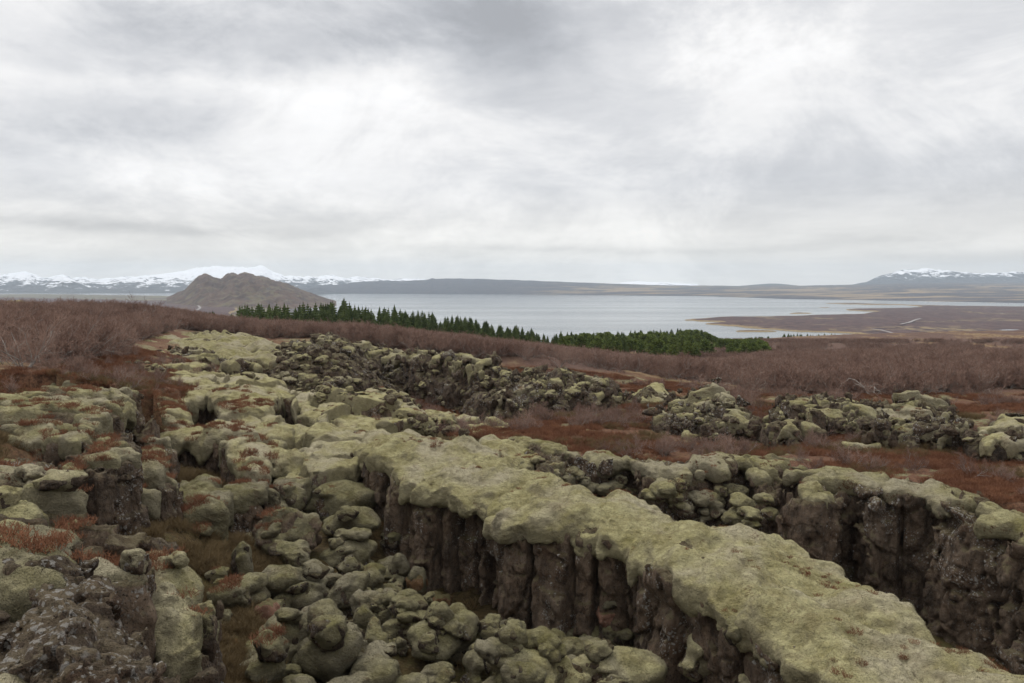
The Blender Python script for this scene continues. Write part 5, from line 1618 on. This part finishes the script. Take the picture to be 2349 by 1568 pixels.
def spruce(seed, h=6.0, rad=1.25, tiers=26, gap=0.1):
    rs = np.random.RandomState(seed)
    V, F = [], []
    for i in range(tiers):
        f = i / (tiers - 1)
        z = h * (0.06 + 0.93 * f)
        L = rad * (1 - f) ** 0.75 * rs.uniform(0.8, 1.12) + 0.06
        nb = max(5, int(13 * (1 - f) + 4))
        a0 = rs.uniform(0, 6.28)
        for k in range(nb):
            a = a0 + 6.283 * k / nb + rs.uniform(-.25, .25)
            l = L * rs.uniform(0.65, 1.15)
            dz = -0.28 * l + 0.18 * f * l
            d = np.array([math.cos(a), math.sin(a), 0]); s = np.array([-math.sin(a), math.cos(a), 0])
            base = np.array([0, 0, z])
            nl = max(2, int(l / 0.22))
            for j in range(nl):
                t0 = (j + 0.2) / nl; t1 = min(1.12, (j + 1.5) / nl)
                w = 0.30 * l * (1 - 0.62 * t0) * rs.uniform(.7, 1.2) + 0.03
                P = base + d * l * t0 + np.array([0, 0, dz * t0 * t0]); Q = base + d * l * t1 + np.array([0, 0, dz * t1 * t1 + 0.05 * l])
                b = len(V)
                tl = rs.uniform(-.5, .5) * w
                V += [P, (P + Q) / 2 + s * w - np.array([0, 0, 0.30 * w + tl]), Q, (P + Q) / 2 - s * w - np.array([0, 0, 0.30 * w - tl])]
                F.append((b, b + 1, b + 2, b + 3))
                b = len(V); hg = (0.16 + 0.30 * w) * rs.uniform(.7, 1.3); o = s * rs.normal(0, .3) * w
                V += [P + o, Q + o, Q + o - np.array([0, 0, hg * .6]), P + o - np.array([0, 0, hg])]
                F.append((b, b + 1, b + 2, b + 3))
                b = len(V); M_ = (P + Q) / 2
                V += [M_ - s * w, M_ + s * w, M_ + s * w * .8 - np.array([0, 0, hg * 1.1]), M_ - s * w * .8 - np.array([0, 0, hg * .9])]
                F.append((b, b + 1, b + 2, b + 3))
    crown = (np.array(V, np.float32), np.array(F))
    trunk = tubes([((0, 0, -0.3), (0, 0, h * .5), 0.10, 0.06), ((0, 0, h * .5), (0, 0, h * 1.02), 0.06, 0.012)], 6)
    return crown, trunk


def pine(seed, h=3.4, rad=1.3, n=1100):
    rs = np.random.RandomState(seed)
    V, F = [], []
    lob = [(rs.normal(0, .38 * rad, 2), h * rs.uniform(0.30, 0.88)) for _ in range(11)]
    lob = [(c * (1.15 - zz / h), zz) for c, zz in lob] + [(np.zeros(2), h * .93)]
    for i in range(n):
        c, zz = lob[rs.randint(len(lob))]
        R = rad * (0.50 - 0.26 * zz / h)
        d = unit(rs.normal(size=3))
        p = np.array([c[0], c[1], zz]) + d * R * rs.uniform(0.55, 1.05)
        t = unit(d * 0.6 + np.array([0, 0, 0.75]) + rs.normal(0, .4, 3)); s = unit(np.cross(t, rs.normal(size=3)))
        L = rs.uniform(.16, .32); w = rs.uniform(.05, .10)
        b = len(V)
        V += [p - s * w * .5, p + s * w * .5, p + t * L + s * w, p + t * L - s * w]
        F.append((b, b + 1, b + 2, b + 3))
    trunk = tubes([((0, 0, -0.3), (0, 0, h * .55), 0.09, 0.05), ((0, 0, h * .5), (0, 0, h * .95), 0.05, 0.015)], 6)
    return (np.array(V, np.float32), np.array(F)), trunk


SPRUCE = []
for k in range(6):
    c, tr = spruce(500 + k, 6.0, [1.6, 1.85, 1.4, 1.7, 2.0, 1.5][k], [26, 24, 30, 22, 26, 28][k])
    a = mesh_np('spruce_crown', *c, smooth=False); b = mesh_np('spruce_trunk', *tr)
    a.materials.append(NEEDLE); b.materials.append(TRUNK)
    SPRUCE.append((a, b))
PINE = []
for k in range(4):
    c, tr = pine(520 + k)
    a = mesh_np('pine_crown', *c, smooth=False); b = mesh_np('pine_trunk', *tr)
    a.materials.append(PINE_NEEDLE); b.materials.append(TRUNK)
    PINE.append((a, b))


def tree(kind, px, base_py, top_py, y, label, group, name, cat):
    """a conifer at distance y under pixel column px, foot on the ground, as tall as the photograph shows it"""
    x = (px - 1174.5) / FOC * y
    z = land([x], [y])[0]
    p, q = proj(np.array([x, y, z]))
    hgt = max((float(q) - top_py) / FOC * y, 1.0)
    s = hgt / (6.1 if kind in SPRUCE else 3.6)
    sw = s * rs.uniform(0.75, 1.3) * (1.3 if kind in PINE else 1.0)
    plant(name, kind, ('crown', 'trunk'), (x, y, z - 0.05), (sw, sw, s), rs.rand() * 6.28, label, cat, group)
    return x, y


def far_edge(px, base_py):
    """distance at which the ground shows at that pixel, kept in front of the drop to the lake"""
    return float(np.interp(px, [540, 800, 1100, 1440], [205, 190, 165, 150]) + rs.uniform(-14, 14))


# row of spruces: outline of the tops and of the feet along the row
TOP = np.array([(548, 700), (560, 694), (600, 692), (640, 692), (690, 690), (740, 690), (780, 684), (790, 682), (830, 697), (870, 700), (905, 698), (930, 704), (1000, 714), (1050, 722), (1090, 726), (1140, 740), (1185, 744), (1230, 752), (1290, 757), (1340, 760), (1440, 768)], float)
FOOT = np.array([(548, 731), (600, 735), (700, 738), (790, 741), (870, 742), (950, 752), (1030, 760), (1100, 768), (1180, 778), (1260, 787), (1340, 793), (1440, 800)], float)
rowg = 'dark spruces of the long row above the lake'
n = 0
xs_ = list(np.linspace(550, 1300, 112)) + list(rs.uniform(550, 1250, 76)) + list(rs.uniform(1290, 1440, 16))
for px in xs_:
    px = px + rs.uniform(-4, 4)
    fy = np.interp(px, FOOT[:, 0], FOOT[:, 1]); ty = np.interp(px, TOP[:, 0], TOP[:, 1])
    y = far_edge(px, fy - rs.uniform(0, 5))
    tall = rs.rand() ** 1.3
    if px > 960 and rs.rand() < 0.12: continue
    tree(SPRUCE[rs.randint(6)], px, fy, ty + (fy - ty) * 0.55 * tall, y, 'dark spruce in the long row along the plateau edge', rowg, 'spruce_tree', 'spruce')
for px, ty, lab in [(790, 681, 'tallest spruce, rising over the middle of the row'), (1050, 721, 'pointed spruce standing apart in a gap of the row'), (905, 697, 'slim spruce with a thin top against the water'), (1185, 743, 'lone taller spruce near the right end of the row')]:
    fy = np.interp(px, FOOT[:, 0], FOOT[:, 1])
    tree(SPRUCE[rs.randint(6)], px, fy, ty, far_edge(px, fy), lab, None, 'spruce_tree', 'spruce')
for px in list(np.linspace(383, 492, 26)) + [505, 512, 530, 536]:
    px += rs.uniform(-2, 2)
    y = rs.uniform(165, 190)
    x = (px - 1174.5) / FOC * y; z = land([x], [y])[0]
    tree(SPRUCE[rs.randint(6)], px, 0, 711 + rs.uniform(0, 6) + (6 if px > 495 else 0), y, 'young spruce of the low grove behind the left scrub', 'young spruces behind the left scrub', 'spruce_tree', 'spruce')
for px in list(rs.uniform(1800, 1918, 30)) + [1800, 1810, 1822, 1893, 2035, 2044, 2028]:
    y = rs.uniform(285, 300)
    tree(SPRUCE[rs.randint(6)], px, 0, rs.uniform(764, 771) if px not in (1810, 2044, 1893) else 764, y, 'tiny spruce on the far brow of the scrub', 'tiny spruces on the far brow', 'spruce_tree', 'spruce')
# the pine grove
PTOP = np.array([(1290, 772), (1340, 764), (1400, 762), (1480, 756), (1560, 754), (1610, 758), (1650, 776), (1700, 778), (1740, 776), (1768, 790)], float)
PFOOT = np.array([(1290, 790), (1340, 797), (1420, 806), (1500, 812), (1640, 818), (1700, 815), (1768, 806)], float)
for k in range(330):
    px = rs.uniform(1292, 1764)
    lo = np.interp(px, PFOOT[:, 0], PFOOT[:, 1]); hi = np.interp(px, PTOP[:, 0], PTOP[:, 1])
    f = rs.rand()
    fy = lo + (hi + 14 - lo) * f
    y = 132 + f * 135
    spr = f > 0.72 and rs.rand() < 0.6 and px < 1640
    x = (px - 1174.5) / FOC * y; z = land([x], [y])[0]
    q = float(proj(np.array([x, y, z]))[1])
    if spr:
        tree(SPRUCE[rs.randint(6)], px, 0, min(hi - 2 + rs.uniform(-2, 7), q - 14), y, 'dark spruce among the back rows of the pine grove', 'spruces at the back of the pine grove', 'spruce_tree', 'spruce')
    else:
        tree(PINE[rs.randint(4)], px, 0, max(q - rs.uniform(26, 44), hi), y, 'bushy green pine of the grove above the lake', 'pines of the grove', 'pine_tree', 'pine')

# heather and withered grass near the viewer
def tuft(seed, n, h, r, mat, lean=0.5, wid=0.006):
    rs = np.random.RandomState(seed)
    S = []
    for k in range(n):
        a = rs.uniform(0, 6.28); q = r * math.sqrt(rs.rand())
        p = np.array([math.cos(a) * q, math.sin(a) * q, -0.03])
        d = unit(np.array([rs.normal(0, lean), rs.normal(0, lean), 1.0]))
        L = h * rs.uniform(.5, 1.1)
        m = p + d * L * .55; e = m + unit(d + np.array([rs.normal(0, lean), rs.normal(0, lean), -0.1])) * L * .45
        S += [(p, m, wid, wid * .8), (m, e, wid * .8, wid * .3)]
        for _ in range(2):
            e2 = m + unit(d + rs.normal(0, .6, 3)) * L * .35
            S.append((m, e2, wid * .7, wid * .3))
    return mesh_np('tuft', *tubes(S, 3)), mat


HK = []
for k in range(4):
    me, mt = tuft(600 + k, 46, [.16, .20, .13, .18][k], .20, HEATH_TWIG, .55, .006); me.materials.append(mt); HK.append(me)
GK = []
for k in range(3):
    me, mt = tuft(620 + k, 36, [.26, .32, .22][k], .14, STRAW, .45, .004); me.materials.append(mt); GK.append(me)


def cover(count, rmin, rmax, test):
    th = rs.uniform(-0.72, 0.72, count); r = np.sqrt(rs.uniform(rmin ** 2, rmax ** 2, count))
    x, y = r * np.sin(th), r * np.cos(th)
    z = land(x, y)
    p, q = proj(np.stack([x, y, z], 1))
    k = test(x, y, z, p, q)
    return np.stack([x, y, z], 1)[k]


deep_ = lambda x, y: deep_mask(x, y)
nz_ = lambda x, y, s, k: perlin(xyz(x / s, y / s), k)
P_ = cover(60000, 5, 48, lambda x, y, z, p, q: (deep_(x, y) < 0.35) & (in_scrub(p, q) < 0.5) & (nz_(x, y, 2.2, 71) + 0.4 * nz_(x, y, .7, 72) > -0.08) & (rs.rand(len(x)) < 0.8))
# heath that has taken root on the moss of the rocks
Q_ = []
for k in range(26000):
    a_, r_ = rs.uniform(-0.7, 0.7), math.sqrt(rs.uniform(16, 34 ** 2))
    x_, y_ = r_ * math.sin(a_), r_ * math.cos(a_)
    nn_ = perlin(np.array([[x_ / 1.5, y_ / 1.5, 0], [x_ / .45, y_ / .45, 3]]), 93)
    bank_ = x_ < -0.30 * y_
    if nn_[0] + 0.5 * nn_[1] < (0.08 if bank_ else 0.40): continue
    ok, loc, nor, idx, ob, mt = sc.ray_cast(_dg, mathutils.Vector((x_, y_, 20)), mathutils.Vector((0, 0, -1)))
    if ok and ob.name == 'haze':
        ok, loc, nor, idx, ob, mt = sc.ray_cast(_dg, mathutils.Vector((x_, y_, loc.z - 0.01)), mathutils.Vector((0, 0, -1)))
    if ok and ob.name.startswith('moss_cap') and nor.z > 0.45 and loc.z > -5.6:
        Q_.append((x_, y_, loc.z, 0.9 if bank_ else 0.45))
Q_ = np.array(Q_)
print('heath on rocks', len(Q_))
scatter('heath_sprigs', HK, Q_[:, :3], Q_[:, 3] * rs.uniform(.45, 1.0, len(Q_)), seed=12)
print('heather', len(P_))
scatter('heather', HK, P_, rs.uniform(.6, 1.25, len(P_)), seed=5)
P_ = cover(1700, 20, 46, lambda x, y, z, p, q: (deep_(x, y) < 0.3) & (in_scrub(p, q) < 0.5) & (nz_(x, y, 5, 91) > -0.05))
scatter('dwarf_birch', SCRUBM, P_, rs.uniform(.14, .34, len(P_)), seed=9)
P_ = cover(30000, 5, 40, lambda x, y, z, p, q: ((nz_(x, y, 2.6, 81) > 0.10) & (in_scrub(p, q) < 0.5) & (rs.rand(len(x)) < np.where(deep_(x, y) > 0.5, np.where(p < 620, 0.9, 0.06), 0.5))))
Q_ = cover(42000, 5, 25, lambda x, y, z, p, q: (deep_(x, y) > 0.12) & (p < 640) & (z > -7) & (nz_(x, y, 1.3, 83) > -0.12))
P_ = np.concatenate([P_, Q_])
print('grass', len(P_))
scatter('grass', GK, P_, rs.uniform(.5, 1.15, len(P_)), seed=6)


# ------------------------------------------------------------------ camera, light, sky
cam = bpy.data.cameras.new('camera')
cam.sensor_width = 36
cam.lens = 36 * FOC / 2349
cam.clip_start = 0.1; cam.clip_end = 60000
co = bpy.data.objects.new('camera', cam)
COL.objects.link(co)
co.rotation_euler = (math.pi / 2 - PIT, 0, 0)
sc.camera = co

SUN_EL, SUN_AZ = math.radians(56), math.radians(-28)     # bearing from +Y towards +X
sun = bpy.data.lights.new('sun', 'SUN')
sun.energy = 1.5; sun.angle = math.radians(32); sun.color = (1.0, 0.95, 0.88)
so = bpy.data.objects.new('sun', sun)
COL.objects.link(so)
so.rotation_euler = (math.pi / 2 - SUN_EL, 0, math.pi - SUN_AZ)

w = bpy.data.worlds.new('World')
sc.world = w
w.use_nodes = True
w.node_tree.nodes.clear()
t = NT(w.node_tree)
dirv = t.new('ShaderNodeTexCoord').outputs['Generated']
dx, dy, dz = t.sep(dirv)
az = t.m('ARCTAN2', dx, dy)
el = t.m('ARCSINE', dz)
up = t.m('ADD', t.m('MAXIMUM', dz, 0.0), 0.075)
pl = t.comb(t.m('DIVIDE', dx, up), t.m('DIVIDE', dy, up), 0.0)          # the cloud deck as a plane overhead
ds = t.mul(dirv, (1.0, 1.0, 1.8))
wx = t.noise(ds, 5.0, 5, 0.6, 0, True)
wsep = t.sep(wx)
az2 = t.m('ADD', az, t.m('MULTIPLY', t.m('SUBTRACT', wsep[0], 0.5), 0.26))
el2 = t.m('ADD', el, t.m('MULTIPLY', t.m('SUBTRACT', wsep[1], 0.5), t.m('ADD', 0.012, t.m('MULTIPLY', el, 0.42))))
n1 = t.noise(ds, 3.4, 10, 0.64, 0.5)
n2 = t.noise(t.mul(pl, (0.8, 1.0, 1)), 1.7, 6, 0.58, 0.4)
n3 = t.noise(t.mul(dirv, (1.0, 1.0, 2.6)), 7.5, 10, 0.68, 0.35)
val = t.m('SUBTRACT', 0.925, t.m('MULTIPLY', t.step(n1, 0.40, 0.59), 0.17))
val = t.m('ADD', val, t.m('MULTIPLY', t.m('SUBTRACT', n2, 0.5), 0.13))
val = t.m('ADD', val, t.m('MULTIPLY', t.m('SUBTRACT', n3, 0.5), 0.30))
# cloud banks: bearing and height of the middle, half sizes, lighter or darker (in pixels of the picture, turned into angles)
BANKS = [(1160, 85, 270, 105, -.24), (650, 75, 230, 70, -.17), (240, 110, 230, 60, -.13), (330, 265, 190, 55, -.15), (90, 300, 120, 60, -.08), (90, 430, 130, 26, -.07), (60, 505, 170, 16, -.13),
         (420, 522, 180, 13, -.16), (800, 500, 220, 20, -.06), (1050, 500, 70, 16, -.07), (1040, 585, 150, 16, -.08), (1330, 568, 110, 8, -.11), (1530, 577, 110, 9, -.13), (1830, 570, 120, 8, -.09),
         (2060, 553, 130, 11, -.12), (2180, 590, 200, 12, -.10), (2150, 230, 260, 170, -.05), (1500, 370, 350, 60, -.04), (1950, 410, 420, 60, -.07), (300, 600, 300, 14, -.05),
         (900, 175, 160, 55, .12), (200, 190, 250, 24, .09), (650, 262, 200, 55, .09), (300, 415, 220, 36, .11), (1000, 245, 110, 45, .08), (1480, 120, 200, 60, .10), (1000, 548, 300, 12, .05),
         (2250, 552, 100, 14, .09), (850, 590, 110, 12, .07), (1850, 90, 200, 60, .05), (1300, 530, 300, 16, .05)]
for px, py, sx, sy, a in BANKS:
    d = ray(px, py)
    A = math.atan2(d[0], d[1]); E = math.atan2(d[2], math.hypot(d[0], d[1]))
    u = t.m('MULTIPLY', t.m('SUBTRACT', az2, A), FOC / sx)
    v = t.m('MULTIPLY', t.m('SUBTRACT', el2, E), FOC / sy)
    r2 = t.m('ADD', t.m('MULTIPLY', u, u), t.m('MULTIPLY', v, v))
    val = t.m('MULTIPLY_ADD', t.m('EXPONENT', t.m('MULTIPLY', r2, -0.8)), a * (1.45 if a < -0.125 and py < 300 else 1.15), val)
val = t.m('ADD', val, t.m('MULTIPLY', t.step(el, 0.11, 0.01), 0.13))
# an overcast sky is brightest overhead
val = t.m('ADD', val, t.m('MULTIPLY', t.step(el, 0.38, 1.3), 0.55))
val = t.m('MINIMUM', t.m('MAXIMUM', val, 0.42), 1.6)
k = t.step(val, 0.48, 0.90, False)
tint = t.mix(k, (0.950, 0.980, 1.045), (1.005, 1.0, 1.0))
tint = t.mix(t.step(el, 0.13, 0.02), tint, (1.03, 1.0, 0.945))
cloud = t.vm('SCALE', tint, scale=val)
sky = t.new('ShaderNodeTexSky', sky_type='NISHITA')
sky.sun_disc = False
sky.sun_elevation = SUN_EL
sky.sun_rotation = SUN_AZ
b1 = t.new('ShaderNodeBackground'); t.l.new(sky.outputs[0], b1.inputs[0]); b1.inputs[1].default_value = 0.06
b2 = t.new('ShaderNodeBackground'); t.put(b2.inputs[0], cloud); b2.inputs[1].default_value = 1.06
mx = t.new('ShaderNodeMixShader'); mx.inputs[0].default_value = 0.97
t.l.new(b1.outputs[0], mx.inputs[1]); t.l.new(b2.outputs[0], mx.inputs[2])
wo = t.new('ShaderNodeOutputWorld'); t.l.new(mx.outputs[0], wo.inputs[0])
w.cycles.sampling_method = 'MANUAL'; w.cycles.sample_map_resolution = 512

sc.view_settings.view_transform = 'Standard'
sc.view_settings.look = 'None'
sc.view_settings.exposure = 0.0
sc.view_settings.gamma = 1.0
sc.view_settings.use_curve_mapping = False
sc.render.engine = 'CYCLES'
cy = sc.cycles
cy.use_denoising = True
try:
    cy.denoiser = 'OPENIMAGEDENOISE'
    cy.denoising_input_passes = 'RGB_ALBEDO_NORMAL'
    cy.denoising_prefilter = 'ACCURATE'
except Exception:
    pass
cy.max_bounces = 6; cy.diffuse_bounces = 3; cy.glossy_bounces = 2; cy.transmission_bounces = 2; cy.volume_bounces = 1
cy.use_adaptive_sampling = True; cy.adaptive_threshold = 0.008
cy.caustics_reflective = False; cy.caustics_refractive = False
